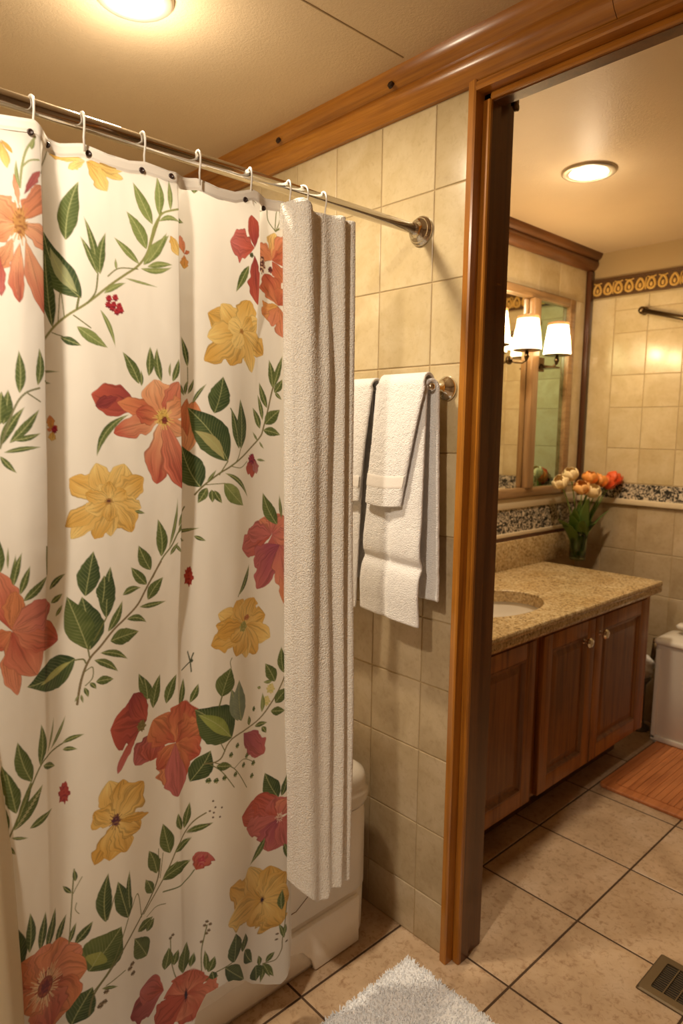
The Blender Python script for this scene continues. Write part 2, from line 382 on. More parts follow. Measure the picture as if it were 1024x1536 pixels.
ceil_light(-.72, -.12, 'round ceiling light in the near room, above the camera', .09, 25, 5, (1, .86, .68))

# ------------------------------------------------------------------ shower rod, hooks
RX, RZ = -1.282, 2.098
t = empty('shower_rod', (RX, 1.485, RZ), 'polished chrome shower curtain rod running from the left edge to a round wall flange', 'shower rod')
part('rod', tube([(RX, -1.298, RZ), (RX, .3, RZ), (RX, 1.46, RZ)], .0140, 32), chrome, t, smooth=True)
part('flange', lathe((RX, 1.4825, RZ), (0,-1,0), [(0,.040),(.006,.040),(.010,.036),(.012,.031),(.015,.033),(.018,.031),(.020,.022),(.024,.021),(.030,.0165),(.040,.0155),(.040,.0126)], 40), chrome, t, smooth=True)
hk_y = [.446,.535,.652,.775,.905,1.012,1.055,1.118]
def surfX(Y, Z):
    Y = np.asarray(Y, float); Z = np.asarray(Z, float)
    low = np.clip((2.07-Z)/2.0, 0, 1); top = np.exp(-((2.075-Z)/.05)**2)
    def saw(d, w, s): return np.where(d < 0, np.exp(-(d/w)**2), np.exp(-(d/(s*(1+2.5*top)))**2))
    sg = lambda c, w: 1/(1+np.exp(np.clip((c-Z)/w, -30, 30)))
    f1 = .06+.94*sg(1.24, .05); f2 = .10+.90*sg(1.22, .07); f3 = sg(1.80, .04); k = 1-.45*top
    y1, y2, y3 = crY(1, Z), crY(2, Z), crY(3, Z)
    X = -1.283 + .040*k*f1*saw(Y-y1, .070, .007) + .036*k*f2*saw(Y-y2, .10, .008) + .026*k*f3*saw(Y-y3, .07, .007)
    X = X - .012*np.exp(-((Y-y1-.045)/.03)**2) - .010*np.exp(-((Y-y2-.04)/.03)**2)
    X = X + .013*np.sin((Y-.30)*2*PI/.23+.9*low)*(.35+.65*low) + .010*np.exp(-((Y-.86)/.05)**2)*(1-f3)
    X = X + .006*low*np.sin((Y)*2*PI/.37+1.0) - .012*np.clip((Y-.99)/.03, 0, 1)**2 + .018*low
    return X
def crY(n, Z):
    low = np.clip((2.07-Z)/2.0, 0, 1)
    return {1: .450-.045*low, 2: .713-.012*low, 3: .918+0*low}[n]
TOPP = [(p, q+.006) for p, q in [(.05,2.052),(.38,2.056),(.42,2.060),(.446,2.064),(.47,2.052),(.50,2.050),(.535,2.056),(.58,2.047),(.62,2.045),(.652,2.051),(.70,2.046),(.735,2.050),(.775,2.056),(.82,2.046),(.86,2.046),(.905,2.062),(.95,2.056),(1.0,2.060),(1.05,2.06)]]
BOTP = [(.05,.07),(.66,.07),(.70,.09),(.725,.129),(.738,.185),(.76,.228),(.782,.236),(.808,.238),(.829,.229),(.88,.184),(.904,.155),(.944,.131),(.982,.118),(1.003,.130),(1.014,.150),(1.021,.20)]
def interp(P, y): return np.interp(y, [p[0] for p in P], [p[1] for p in P])
YL, YR = .13, 1.022

hook0 = None
for i, hy in enumerate(hk_y):
    names = ['white curtain hook on the rod, nearest the left edge of the photo', 'white curtain hook second from the left on the rod', 'white curtain hook third from the left, at the bright glare on the rod', 'white curtain hook fourth from the left on the rod', 'curtain hook fifth from the left, just above a dark button', 'curtain hook at the curtain end just left of the cream towel', 'small curtain hook pushed close beside the next ones above the cream towel', 'last thin curtain hook, nearest the wall flange, holding the cream towel']
    if hook0 is None:
        x, y, z = RX, hy, RZ
        pts = [(x+.0172*math.sin(a), y, z+.0172*math.cos(a)) for a in [(-105+12*k)*PI/180 for k in range(18)]]
        pts += [(x+.0165, y, z-.012), (x+.011, y, z-.028), (x+.010, y+.001, z-.052)]
        hook0 = empty('curtain_hook', (x, y, z), None, None)
        part('wire', tube(pts, .0022, 8), white_wire, hook0, smooth=True); h = hook0
    else:
        h = copy_tree(hook0); h.location = (RX, hy, RZ)
        h.rotation_euler = (0, 0, random.uniform(-.35, .35))
    tag(h, names[i], 'curtain hook', 'hooks on the shower rod')

# ------------------------------------------------------------------ the printed shower curtain
def hit(px, py, X):
    d = FW*F_PX + RT*(px-512) - UP*(py-768); t = X/d.x; return d.y*t, H + d.z*t
def on_cloth(px, py):
    d = FW*F_PX + RT*(px-512) - UP*(py-768); xs = np.arange(-1.19, -1.33, -.0005); ys = xs/d.x*d.y; zs = H + xs/d.x*d.z
    below = xs <= surfX(ys, zs); k = int(np.argmax(below)) if below.any() else len(xs)-1
    return float(ys[k]), float(zs[k]), float(xs[k])
RES = .001; cy0, cy1, cz0, cz1 = .10, 1.05, .05, 2.10
NY, NZ = int((cy1-cy0)/RES), int((cz1-cz0)/RES)
CLOTH = np.array((.82,.785,.715))
img = np.tile(CLOTH, (NZ, NY, 1)).astype(np.float32)
lowfreq = rng.random((64, 64)).astype(np.float32)
def vnoise(a, b):
    ia = np.floor(a).astype(int); ib = np.floor(b).astype(int); fa = a-ia; fb = b-ib
    fa = fa*fa*(3-2*fa); fb = fb*fb*(3-2*fb); g = lambda i, j: lowfreq[i % 64, j % 64]
    return (g(ia,ib)*(1-fa)+g(ia+1,ib)*fa)*(1-fb)+(g(ia,ib+1)*(1-fa)+g(ia+1,ib+1)*fa)*fb
ORG = [0, 0, 1.0]; CLIP = [None]
def px(x, y): return ORG[0]+x*ORG[2], ORG[1]+y*ORG[2]
def window(pts, pad):
    ys = [p[0] for p in pts]; zs = [p[1] for p in pts]
    i0 = max(0, int((min(ys)-pad-cy0)/RES)); i1 = min(NY, int((max(ys)+pad-cy0)/RES)+1)
    j0 = max(0, int((min(zs)-pad-cz0)/RES)); j1 = min(NZ, int((max(zs)+pad-cz0)/RES)+1)
    if i0 >= i1 or j0 >= j1: return None
    Y, Z = np.meshgrid(cy0+(np.arange(i0, i1)+.5)*RES, cz0+(np.arange(j0, j1)+.5)*RES)
    return i0, i1, j0, j1, Y, Z
def blend(w, alpha, col):
    i0, i1, j0, j1, Y, Z = w
    if CLIP[0] is not None: alpha = alpha*((Y >= CLIP[0][0]) & (Y <= CLIP[0][1]))
    a = alpha[..., None]; img[j0:j1, i0:i1] = img[j0:j1, i0:i1]*(1-a)+col*a
def blade(b, t, w, kind, c0, c1, bend=0, wide=.5, op=1.0):
    """a petal or leaf from base b to tip t, half width w (photo-crop units)"""
    bp, tp = px(*b), px(*t); y0, z0, X = on_cloth(*bp); y1, z1 = hit(*tp, X)
    wd = w*ORG[2]*math.hypot(*(np.subtract(hit(bp[0]+5, bp[1]+3.5, X), hit(*bp, X))))/6.1
    dy, dz = y1-y0, z1-z0; L = math.hypot(dy, dz)
    if L < 1e-5: return
    dy /= L; dz /= L; W = window([(y0, z0), (y1, z1)], wd*1.3+abs(bend)*L+.004)
    if W is None: return
    Y, Z = W[4]-y0, W[5]-z0; a = (Y*dy+Z*dz)/L; s = (-Y*dz+Z*dy) - bend*L*4*a*(1-a)
    ac = np.clip(a, 0, 1); k = math.log(.5)/math.log(wide)
    prof = np.sin(PI*ac**k); seed = random.random()*60
    if kind == 'leaf': prof = prof**1.08; hw = wd*.86*prof*(1+.05*(vnoise(a*14+seed, a*0+seed)-.5)*2)
    else: hw = wd*1.0*prof**.74*(1+.26*(vnoise(a*9+seed, np.sign(s)*3+seed)-.5)*2)
    inside = (a > 0) & (a < 1)
    d = (hw-np.abs(s))*inside; al = np.clip(d/.0011, 0, 1)*op
    q = s/np.maximum(hw, 1e-5); c0 = np.array(c0); c1 = np.array(c1)
    if kind == 'leaf':
        m = vnoise(a*9+seed, q*2+seed); tt = np.clip(.5+.35*q+.5*(m-.5), 0, 1)
        col = c0*(1-tt[..., None])+c1*tt[..., None]
        vein = np.exp(-(s/.0009)**2)*.9
        ph = (a*L/.0075 - np.abs(s)/.0085); fr = np.abs(((ph+.5*vnoise(a*6+seed, q*2+9)) % 1)-.5)
        sv = np.exp(-((.5-fr)/.09)**2)*.42*(.4+.8*vnoise(a*11+seed, q*3))*(wd > .006)*np.clip(1-np.abs(q), 0, 1)**.3
        lv = np.array((.42,.45,.20)); v = np.clip(vein+sv, 0, 1)[..., None]; col = col*(1-v)+lv*v*.9+col*v*.1
        ed = np.exp(-(np.maximum(d, 0)/.0011)**2)[..., None]*.45; col = col*(1-ed)+np.array((.06,.08,.02))*ed
    else:
        tt = np.clip(a+.35*(vnoise(a*4+seed, q*3+seed)-.5), 0, 1)[..., None]; col = c0*(1-tt)+c1*tt
        ln = .55*vnoise(q*9.0+seed+a*1.0, a*1.6+seed)+.45*vnoise(q*17.0+seed*2, a*2.5+seed); st = np.clip((ln-.55)*7, 0, 1)[..., None]*.55
        hl = np.clip((.34-ln)*5, 0, 1)[..., None]*.30
        col = col*(1-st)+col*.45*st; col = col*(1-hl)+np.minimum(col*1.5+.05, .9)*hl
        ed = np.exp(-(np.maximum(d, 0)/.0011)**2)[..., None]*.75; col = col*(1-ed)+col*.28*ed
    blend(W, al, col)
def stem(pts, w, col=(.16,.17,.05)):
    P = [on_cloth(*px(*p))[:2] for p in pts]; Q = []
    for i in range(len(P)-1):
        p0, p1, p2, p3 = P[max(i-1,0)], P[i], P[i+1], P[min(i+2,len(P)-1)]
        for k in range(6):
            t = k/6; Q.append(tuple(.5*(2*p1[j]+(p2[j]-p0[j])*t+(2*p0[j]-5*p1[j]+4*p2[j]-p3[j])*t*t+(3*p1[j]-p0[j]-3*p2[j]+p3[j])*t**3) for j in (0, 1)))
    Q.append(P[-1]); wd = w*ORG[2]*.00095
    for a, b in zip(Q, Q[1:]):
        W = window([a, b], wd+.003)
        if W is None: continue
        Y, Z = W[4], W[5]; dx, dz = b[0]-a[0], b[1]-a[1]; L2 = dx*dx+dz*dz+1e-12
        t = np.clip(((Y-a[0])*dx+(Z-a[1])*dz)/L2, 0, 1); D = np.hypot(Y-a[0]-t*dx, Z-a[1]-t*dz)
        blend(W, np.clip((wd-D)/.0009+.5, 0, 1), np.array(col)+0*D[..., None])
def blob(c, rx, ry, col, col2, hairs=0, hair=(.75,.55,.25)):
    y0, z0, X = on_cloth(*px(*c)); k = ORG[2]*.00098*abs(X)/1.27; rx *= k*1.15; ry *= k*1.2
    W = window([(y0, z0)], max(rx, ry)*1.2+.003); 
    if W is None: return
    Y, Z = W[4]-y0, W[5]-z0; r = np.hypot(Y/rx, Z/ry); th = np.arctan2(Z/ry, Y/rx)
    n = vnoise(Y/.0035+30, Z/.0035+30); rr = r*(1+.25*(vnoise(th*4+20, r*0+9)-.5)*2)
    t = np.clip((n-.3)*2, 0, 1)[..., None]; col = np.array(col)*(1-t)+np.array(col2)*t
    blend(W, np.clip((1-rr)*min(rx, ry)/.0009, 0, 1), col)
    for i in range(hairs):
        a = 2*PI*i/hairs+random.uniform(-.1, .1); l = random.uniform(.9, 1.7)
        p = [(y0+rx*.75*math.cos(a), z0+ry*.75*math.sin(a)), (y0+rx*l*math.cos(a), z0+ry*l*math.sin(a))]
        W = window(p, .002)
        if W is None: continue
        Y, Z = W[4], W[5]; dx, dz = p[1][0]-p[0][0], p[1][1]-p[0][1]; L2 = dx*dx+dz*dz+1e-12
        t = np.clip(((Y-p[0][0])*dx+(Z-p[0][1])*dz)/L2, 0, 1); D = np.hypot(Y-p[0][0]-t*dx, Z-p[0][1]-t*dz)
        blend(W, np.clip((.0008-D)/.0007+.5, 0, 1)*.9, np.array(hair)+0*D[..., None])
G1, G2, GD1, GD2, GL1, GL2 = (.055,.088,.018), (.135,.175,.05), (.025,.052,.016), (.085,.125,.038), (.13,.18,.045), (.27,.32,.11)
def leaves(L, pal='m'):
    c = {'m': (G1, G2), 'd': (GD1, GD2), 'l': (GL1, GL2), 'g': ((.13,.17,.12), (.22,.27,.19))}[pal]
    for e in L:
        b, t, w = e[:3]; bend = e[3] if len(e) > 3 else random.uniform(-.06, .06)
        blade(b, t, w, 'leaf', *c, bend=bend, wide=.42)
OR, ORL, RD, DR, PK, PP, YE, YL_, CO = (.62,.23,.10), (.76,.40,.22), (.46,.09,.055), (.26,.04,.04), (.50,.14,.13), (.30,.06,.11), (.66,.38,.08), (.82,.60,.22), (.66,.25,.15)
def flower(c, P, wide=.6):
    for e in P:
        if len(e) == 4: blade(c, e[0], e[1], 'petal', e[2], e[3], bend=random.uniform(-.05,.05), wide=wide)
        else: blade(e[4], e[0], e[1], 'petal', e[2], e[3], bend=random.uniform(-.05,.05), wide=wide)
S = 1/4.2667
def at(x, y): ORG[0], ORG[1], ORG[2] = x, y, S
def clip(a=None, b=None):
    CLIP[0] = None if a is None and b is None else ((a if a is not None else -9), (b if b is not None else 9))
def cr1(z=1.6): return float(crY(1, z))+.004
def cr2(z=1.6, d=.003): return float(crY(2, z))+d
# --- top left block
at(0, 180)
clip(cr1(1.6))
leaves([((420,770),(492,395),78),((625,990),(520,730),28),((628,990),(540,600),30),((640,990),(675,715),38)], 'm')
leaves([((520,1140),(285,700),125,.10),((335,1330),(280,850),62)], 'd')
blade((500,1110),(330,800),55,'leaf',(.30,.33,.17),(.36,.38,.20),.05,.5)
stem([(270,1480),(330,1340),(430,1250),(560,1170),(700,1060),(800,990),(880,935),(940,850),(1000,680),(1030,590)], 9, (.24,.24,.08))
stem([(490,1210),(505,1130)], 8); stem([(560,1170),(612,1100),(626,985)], 6); stem([(370,1290),(385,1100),(410,1260)], 4); stem([(690,1000),(760,950),(880,955)], 5)
leaves([((975,670),(860,385),48),((935,830),(815,575),52),((890,925),(735,740),30),((915,930),(1070,740),46),((895,950),(1090,945),24,-.1),((665,1110),(800,1045),24),((790,1010),(1005,1080),12),((490,1320),(670,1465),48),((640,1210),(730,1465),20),((745,960),(738,880),12)], 'l')
leaves([((385,1390),(505,1450),34)], 'd'); stem([(330,1360),(400,1385)], 4); stem([(470,1250),(580,1330)], 5)
for dx, dy in ((-30,-40),(10,-45),(35,10),(-10,20),(20,45),(45,35),(0,0),(-35,0)): blob((728+dx,1185+dy), 24, 24, (.38,.02,.03), (.16,.005,.02))
flower((550,260), [((330,200),34,YL_,YE),((770,390),45,YE,YL_),((770,330),55,YE,YL_),((670,465),62,YE,YL_),((450,300),30,YL_,YL_)]); stem([(300,190),(280,260),(262,340)], 5, (.2,.2,.1))
clip(None, cr1(1.75))
flower((115,660), [((-60,470),95,OR,ORL),((-70,720),85,ORL,OR),((90,335),22,ORL,CO,(120,560)),((255,325),30,DR,PK,(150,480)),((330,440),90,OR,CO),((370,820),95,ORL,CO),((300,1260),72,ORL,RD,(160,760)),((125,1170),58,ORL,RD,(130,780)),((-30,960),62,ORL,OR,(80,750)),((5,1130),36,RD,PK,(-5,850))])
blob((128,665), 42, 88, (.50,.25,.07), (.28,.10,.03), 26, (.62,.32,.10))
leaves([((125,430),(110,240),18),((200,190),(235,110),22)], 'l'); stem([(128,430),(140,300),(170,190),(225,110)], 8, (.30,.33,.14)); stem([(140,300),(190,258),(250,255)], 6, (.30,.33,.14))
flower((0,120), [((40,315),36,YE,YL_),((70,220),24,YE,YE)]); 
clip(cr1())
# --- top right block
at(220, 260); clip(cr1(1.8), cr2(1.85))
leaves([((78,270),(75,8),38),((150,240),(150,28),22),((75,310),(215,325),22,.18),((5,570),(120,380),32),((0,600),(158,592),26)], 'l'); stem([(-5,540),(30,400),(50,335),(95,262),(150,240),(210,248)], 8, (.26,.28,.09))
blade((205,530),(150,400),34,'petal',YL_,YE)
clip(cr2(1.85, .004), None)
leaves([((195,240),(302,292),30),((300,85),(300,132),28)], 'm')
flower((240,520), [((212,395),26,OR,CO),((240,612),28,OR,YE),((270,500),14,RD,OR)])
stem([(240,70),(340,92),(480,130),(640,152),(700,190)], 4, (.12,.10,.04))
clip(cr2(1.85, .004), .922)
flower((690,480), [((545,430),95,RD,PK),((672,265),44,DR,RD),((722,840),52,DR,RD,(690,520))]); leaves([((657,590),(576,762),30)], 'm'); blob((672,525), 22, 20, (.05,.06,.02), (.1,.12,.05))
clip(.922, None)
flower((800,560), [((815,380),48,OR,YL_),((900,400),46,OR,CO),((905,520),55,RD,OR),((700,460),60,OR,CO),((880,700),50,RD,OR)]); flower((840,850), [((760,640),70,OR,RD),((745,900),60,YE,OR),((870,1055),52,OR,CO),((900,760),60,RD,OR),((800,980),40,OR,CO)])
blob((735,590), 40, 66, (.10,.02,.02), (.75,.55,.40)); blob((790,620), 24, 26, (.10,.02,.02), (.2,.05,.05))
for x in (795, 870, 940): stem([(825,372),(x-20,300),(x-25,200)], 5, (.14,.16,.04))
stem([(825,372),(870,320),(855,250),(830,245),(820,370)], 5, (.14,.16,.04)); stem([(700,190),(720,240),(760,230)], 4, (.12,.10,.04))
leaves([((740,130),(800,115),16)], 'l')
clip(cr2(1.85, .004), None)
flower((610,1010), [((400,890),78,YL_,YE),((475,835),64,YE,YL_),((655,815),82,YL_,YE),((725,945),60,YE,YL_),((770,1160),72,YL_,YE),((690,1275),46,YE,YL_),((525,1230),80,YL_,YE),((378,1200),68,YL_,YE),((395,1045),62,YE,YL_),((520,950),60,YL_,YL_),((670,920),40,YL_,YE),((560,1120),50,YL_,YL_)])
blob((608,1012), 16, 14, (.35,.16,.04), (.5,.28,.08), 22, (.42,.20,.04)); leaves([((262,1240),(220,1035),23)], 'd'); stem([(262,1240),(262,1345)], 4)
# --- middle left block
at(0, 520); clip(None, cr1(1.4))
leaves([((125,300),(118,15),40),((240,250),(248,0),34)], 'm')
leaves([((20,500),(50,270),48),((0,640),(150,380),38),((60,620),(242,395),38),((80,600),(256,550),26),((20,680),(256,640),22),((0,700),(102,812),26),((0,500),(10,280),50)], 'm')
stem([(0,650),(90,400),(160,300),(252,265)], 7, (.2,.2,.1)); stem([(180,300),(258,352)], 5, (.2,.2,.1))
clip(cr1(1.4), None)
leaves([((268,160),(462,152),12),((268,222),(400,230),15)], 'd')
flower((338,540), [((316,438),32,YE,OR),((330,604),30,YE,YL_),((296,525),14,OR,OR),((368,505),18,RD,OR)]); blob((348,532), 24, 26, (.35,.02,.05), (.2,.01,.03))
flower((705,985), [((472,850),84,YL_,YE),((622,745),70,YE,YL_),((790,748),76,YE,YL_),((905,835),86,YL_,YE),((893,1030),58,YE,YL_),((838,1185),74,YL_,YE),((708,1215),48,YE,YL_),((612,1235),62,YL_,YE),((482,1242),62,YE,YL_),((450,1165),56,YL_,YE),((640,880),46,YE,YL_),((700,1120),48,YL_,YE),((560,1050),56,YE,YL_),((800,920),50,YL_,YE),((700,860),40,YL_,YE),((560,940),44,YL_,YE)])
blob((695,988), 22, 18, (.12,.04,.03), (.35,.15,.05), 20, (.40,.22,.06)); leaves([((860,1050),(928,1066),14)], 'm')
leaves([((305,1280),(330,1130),18),((300,1275),(165,1163),22),((295,1360),(210,1300),11),((302,1370),(330,1308),11)], 'm'); stem([(300,1470),(303,1280)], 5)
leaves([((890,240),(788,28),42),((905,255),(902,145),16),((950,190),(962,2),30)], 'm'); blade((835,430),(632,715),30,'leaf',G1,G2,-.14,.5)
blade((900,395),(605,300),105,'petal',DR,RD,0,.62); blade((760,320),(620,380),40,'petal',DR,DR,0,.6)
# --- centre block with the big orange flower
at(220, 500); clip(cr1(1.5), cr2(1.5))
leaves([((15,270),(20,80),26),((95,310),(68,88),30),((165,310),(206,158),26),((150,280),(155,180),10)], 'm')
flower((105,545), [((-170,440),60,RD,OR),((-190,640),70,ORL,RD),((-60,500),60,OR,RD),((50,295),92,OR,ORL),((200,310),66,RD,CO),((260,440),70,ORL,OR),((245,640),60,OR,ORL),((66,965),85,ORL,RD),((235,1000),84,CO,RD)])
blob((105,545), 54, 58, (.62,.42,.10), (.35,.18,.04), 22, (.75,.55,.18)); blob((115,560), 26, 28, (.16,.03,.02), (.28,.06,.03))
clip(cr2(1.5, .004), None)
flower((225,820), [((300,430),66,ORL,OR),((262,415),40,RD,OR),((225,600),40,OR,ORL)])
leaves([((240,400),(213,308),14),((245,395),(265,298),15),((262,390),(296,288),14),((290,455),(371,318),14)], 'd')
leaves([((345,985),(235,715),100,.05)], 'd'); leaves([((520,818),(296,470),112,-.04),((432,512),(486,274),80),((590,740),(533,478),38),((602,742),(597,415),48)], 'd')
blade((500,815),(330,620),40,'leaf',(.36,.34,.14),(.42,.40,.18),-.1,.5)
stem([(308,1032),(370,970),(460,900),(540,850),(640,760),(720,670),(750,590),(800,380),(812,340)], 8, (.17,.15,.05)); stem([(600,740),(580,810),(545,850)], 5); stem([(465,905),(520,818)], 6); stem([(535,480),(560,530)], 6, (.1,.14,.04))
leaves([((805,350),(784,163),26),((810,350),(863,138),22),((815,380),(862,292),26),((820,375),(858,428),13),((770,480),(718,308),24),((740,560),(704,385),17),((725,612),(670,472),24),((755,582),(842,488),42),((745,620),(844,652),30),((712,690),(672,625),9),((720,690),(752,742),8),((500,895),(668,1062),18,.12),((385,955),(440,868),12)], 'm')
leaves([((495,960),(632,1106),56)], 'l'); leaves([((388,988),(338,1092),30),((415,1000),(418,1086),24),((432,1005),(478,1088),24)], 'm'); stem([(370,970),(430,965),(500,960)], 4); stem([(540,850),(600,860),(640,820)], 4)
flower((672,790), [((640,905),26,DR,RD),((672,925),28,DR,RD),((706,900),24,DR,(.45,.2,.2))]); blob((670,808), 46, 42, (.28,.02,.05), (.10,.01,.03)); leaves([((702,808),(762,818),9)], 'm')
clip(cr1(1.5), cr2(1.5))
leaves([((95,1430),(65,1183),40)], 'm')
clip(cr1(), None)
leaves([((140,1380),(185,1043),13),((205,1240),(243,1098),15),((200,1285),(270,1167),15),((215,1280),(382,1250),14),((215,1310),(290,1340),17),((300,1295),(364,1325),15),((185,1350),(232,1408),12),((150,1420),(200,1330),14)], 'm')
stem([(40,1560),(100,1440),(160,1360),(205,1270),(240,1110)], 7)
flower((800,1290), [((592,1375),76,RD,PK),((725,1195),60,PK,CO),((900,1190),66,PK,CO),((640,1270),50,PK,PK),((850,1420),70,PK,RD),((890,1320),60,PK,CO)]); flower((850,1350), [((700,1500),70,PP,PK),((715,1640),64,PP,PK),((910,1500),60,PK,CO),((890,1650),60,PK,CO),((888,1745),30,CO,OR,(850,1550))])
leaves([((835,1225),(753,1018),40),((862,1190),(850,1028),11)], 'm')
# --- lower left block
at(0, 820); clip(None, None)
leaves([((60,280),(92,38),20),((85,260),(135,26),26),((130,310),(186,113),28),((150,352),(302,180),36),((50,150),(52,-10),10),((0,170),(-10,-60),40),((325,362),(412,302),24),((355,450),(406,368),15)], 'm'); leaves([((315,277),(432,174),24)], 'd'); stem([(302,180),(300,90),(300,0)], 6)
leaves([((480,715),(145,880),112,.10)], 'd'); blade((470,725),(230,880),26,'leaf',(.34,.36,.10),(.40,.40,.14),.03,.5)
flower((75,540), [((-60,640),80,OR,RD),((-40,150),95,RD,CO),((90,280),66,OR,OR),((115,955),66,OR,CO),((250,830),110,RD,CO),((410,620),120,CO,RD),((350,380),118,CO,PK)])
leaves([((575,660),(530,320),100)], 'd'); leaves([((560,655),(445,325),88)], 'm'); leaves([((545,318),(592,22),72),((680,458),(706,122),56),((655,360),(665,180),52)], 'd')
stem([(495,1010),(520,850),(570,720),(640,640),(720,540),(800,460),(880,370),(940,260),(1030,95)], 9, (.20,.15,.07)); stem([(560,650),(572,710)], 6); stem([(600,600),(680,455)], 6); stem([(480,725),(530,720),(548,745)], 6)
leaves([((690,545),(780,338),30),((785,312),(905,262),26,.12),((940,242),(834,128),36),((965,150),(882,-12),46),((945,340),(1040,190),42),((890,385),(1070,345),20),((810,465),(944,488),26,.14),((705,605),(892,540),56),((640,680),(815,718),26,.1),((600,725),(748,795),28,.08),((612,865),(722,840),32),((575,870),(612,908),17),((540,900),(562,965),15),((520,945),(532,1005),9),((505,950),(480,1003),8)], 'm')
stem([(540,800),(590,770),(590,840),(545,890)], 4)
leaves([((205,1503),(106,1242),54),((255,1402),(263,1132),32),((110,1630),(8,1398),46)], 'm'); leaves([((300,1330),(356,1083),9),((322,1300),(437,1083),14),((395,1262),(532,1183),18),((400,1300),(492,1288),17),((275,1400),(370,1418),24)], 'm'); stem([(190,1560),(260,1400),(320,1320),(400,1260)], 7)
leaves([((975,975),(877,803),42)], 'm')
flower((940,1110), [((695,1165),108,DR,RD),((845,935),66,RD,DR),((850,1390),70,DR,PK,(990,1180)),((960,1370),84,PK,RD,(1000,1170)),((745,1450),26,RD,PK,(880,1195))]); blob((905,1150), 44, 42, (.16,.13,.04), (.26,.20,.07))
# --- lower centre block
at(220, 820)
leaves([((40,1035),(88,812),36),((125,1005),(190,810),34),((212,1030),(238,838),22),((275,1000),(322,868),22),((5,980),(-20,835),32)], 'm')
for a in ((225,790),(262,672),(298,680),(285,800),(270,700)): stem([(278,735), a], 6, (.08,.10,.05))
blob((285,730), 18, 16, (.05,.07,.04), (.1,.12,.06)); blob((265,195), 44, 72, (.42,.05,.03), (.25,.02,.02)); leaves([((590,310),(676,112),20,-.08)], 'd'); stem([(585,320),(610,250)], 5)
flower((630,500), [((440,425),60,YE,YL_),((425,500),44,YL_,YE),((560,340),62,YL_,YE),((640,335),50,YE,YL_),((705,330),58,YL_,YE),((775,440),62,YL_,YE),((800,585),58,YE,YL_),((715,690),62,YL_,YE),((640,712),46,YE,YL_),((555,695),60,YL_,YE),((398,628),64,YL_,YE),((430,560),50,YE,YE),((520,600),40,YL_,YE)])
blob((640,455), 44, 24, (.40,.14,.05), (.55,.25,.10)); blob((618,515), 52, 44, (.30,.30,.08), (.45,.42,.16))
leaves([((278,1505),(385,1285),66)], 'd')
flower((185,1255), [((40,1110),88,RD,OR),((255,985),90,OR,RD),((340,1130),96,RD,OR),((330,1330),80,OR,RD),((235,1500),66,OR,RD),((120,1535),72,CO,OR),((70,1430),52,OR,RD),((200,1600),60,PK,PK)])
leaves([((545,1222),(335,1060),118,-.05)], 'd'); blade((540,1222),(350,1090),42,'leaf',(.20,.26,.05),(.32,.38,.10),-.06,.5)
leaves([((480,962),(542,772),68)], 'm'); leaves([((585,1115),(535,905),44),((605,1115),(590,848),56)], 'g')
stem([(370,1390),(470,1360),(545,1230),(700,1120),(800,990),(870,860),(900,760)], 8, (.20,.17,.07)); stem([(465,1020),(482,960)], 8); stem([(540,775),(535,740),(546,712)], 4)
leaves([((878,808),(865,638),27),((818,862),(763,748),34),((820,1000),(898,895),36),((790,1050),(872,1040),26),((655,1145),(650,1078),16),((690,1150),(770,1120),16),((735,1150),(760,1190),16)], 'm')
for c in ((790,910),(762,990)): blob(c, 42, 44, (.72,.62,.28), (.55,.55,.20))
leaves([((730,905),(705,900),10),((735,1060),(740,930),14),((800,860),(750,870),12)], 'l'); blob((685,1040), 20, 24, G1, G2)
blade((618,1192),(770,1335),62,'petal',PP,PK,0,.6)
for c in ((580,1275),(540,1335),(640,1340),(680,1385),(568,1460),(672,1468),(498,1482),(395,1500),(445,1500),(620,1400)): blob(c, 26, 24, G1, (.34,.36,.16))
stem([(400,1390),(480,1440),(560,1540)], 5); stem([(440,1385),(560,1420),(640,1540)], 5); stem([(560,1420),(620,1360),(690,1380)], 4); stem([(470,1250),(500,1310)], 5); leaves([((445,1405),(545,1400),26)], 'm')
# --- bottom blocks
at(0, 1176); clip(.345, None)
leaves([((50,320),(-15,80),34),((105,190),(40,-70),52),((190,287),(358,172),28),((70,345),(192,350),12),((30,400),(102,456),16),((85,300),(290,10),44),((110,250),(215,-40),24)], 'm'); stem([(10,420),(60,340),(120,200),(200,0)], 7)
for k in range(9): stem([(100+k*16,285-k*26),(135+k*16,255-k*26)], 3, (.45,.42,.25))
blob((408,62), 46, 74, (.40,.06,.05), (.25,.03,.04))
flower((745,235), [((700,-20),68,YE,YL_),((790,-30),60,YL_,YE),((930,-10),84,YL_,YE),((612,190),62,YL_,YE),((612,530),42,YE,YE),((700,495),62,YL_,YE),((810,430),64,YL_,YE),((905,290),64,YL_,YE),((968,195),22,YE,YE)]); blob((742,235), 40, 46, (.10,.03,.06), (.3,.15,.08), 14, (.3,.15,.05))
leaves([((140,1190),(42,870),62),((110,1540),(75,1080),44)], 'd')
leaves([((190,1085),(195,823),32),((258,1075),(298,818),27),((300,1065),(369,803),28),((362,1035),(438,840),25),((440,1025),(486,872),15),((478,1025),(578,848),26),((678,885),(696,565),44),((822,856),(754,622),50),((832,800),(830,543),18)], 'd')
leaves([((565,1200),(760,885),118)], 'm'); blade((590,1170),(640,1060),60,'leaf',(.26,.30,.07),(.32,.34,.09),0,.5); leaves([((455,1545),(575,1265),74)], 'd')
flower((290,1290), [((120,1130),100,RD,OR),((270,1040),100,OR,CO),((410,1010),100,CO,OR),((540,1060),100,OR,CO),((570,1200),110,CO,OR),((470,1480),130,RD,OR),((330,1560),110,CO,RD),((140,1450),100,CO,OR)])
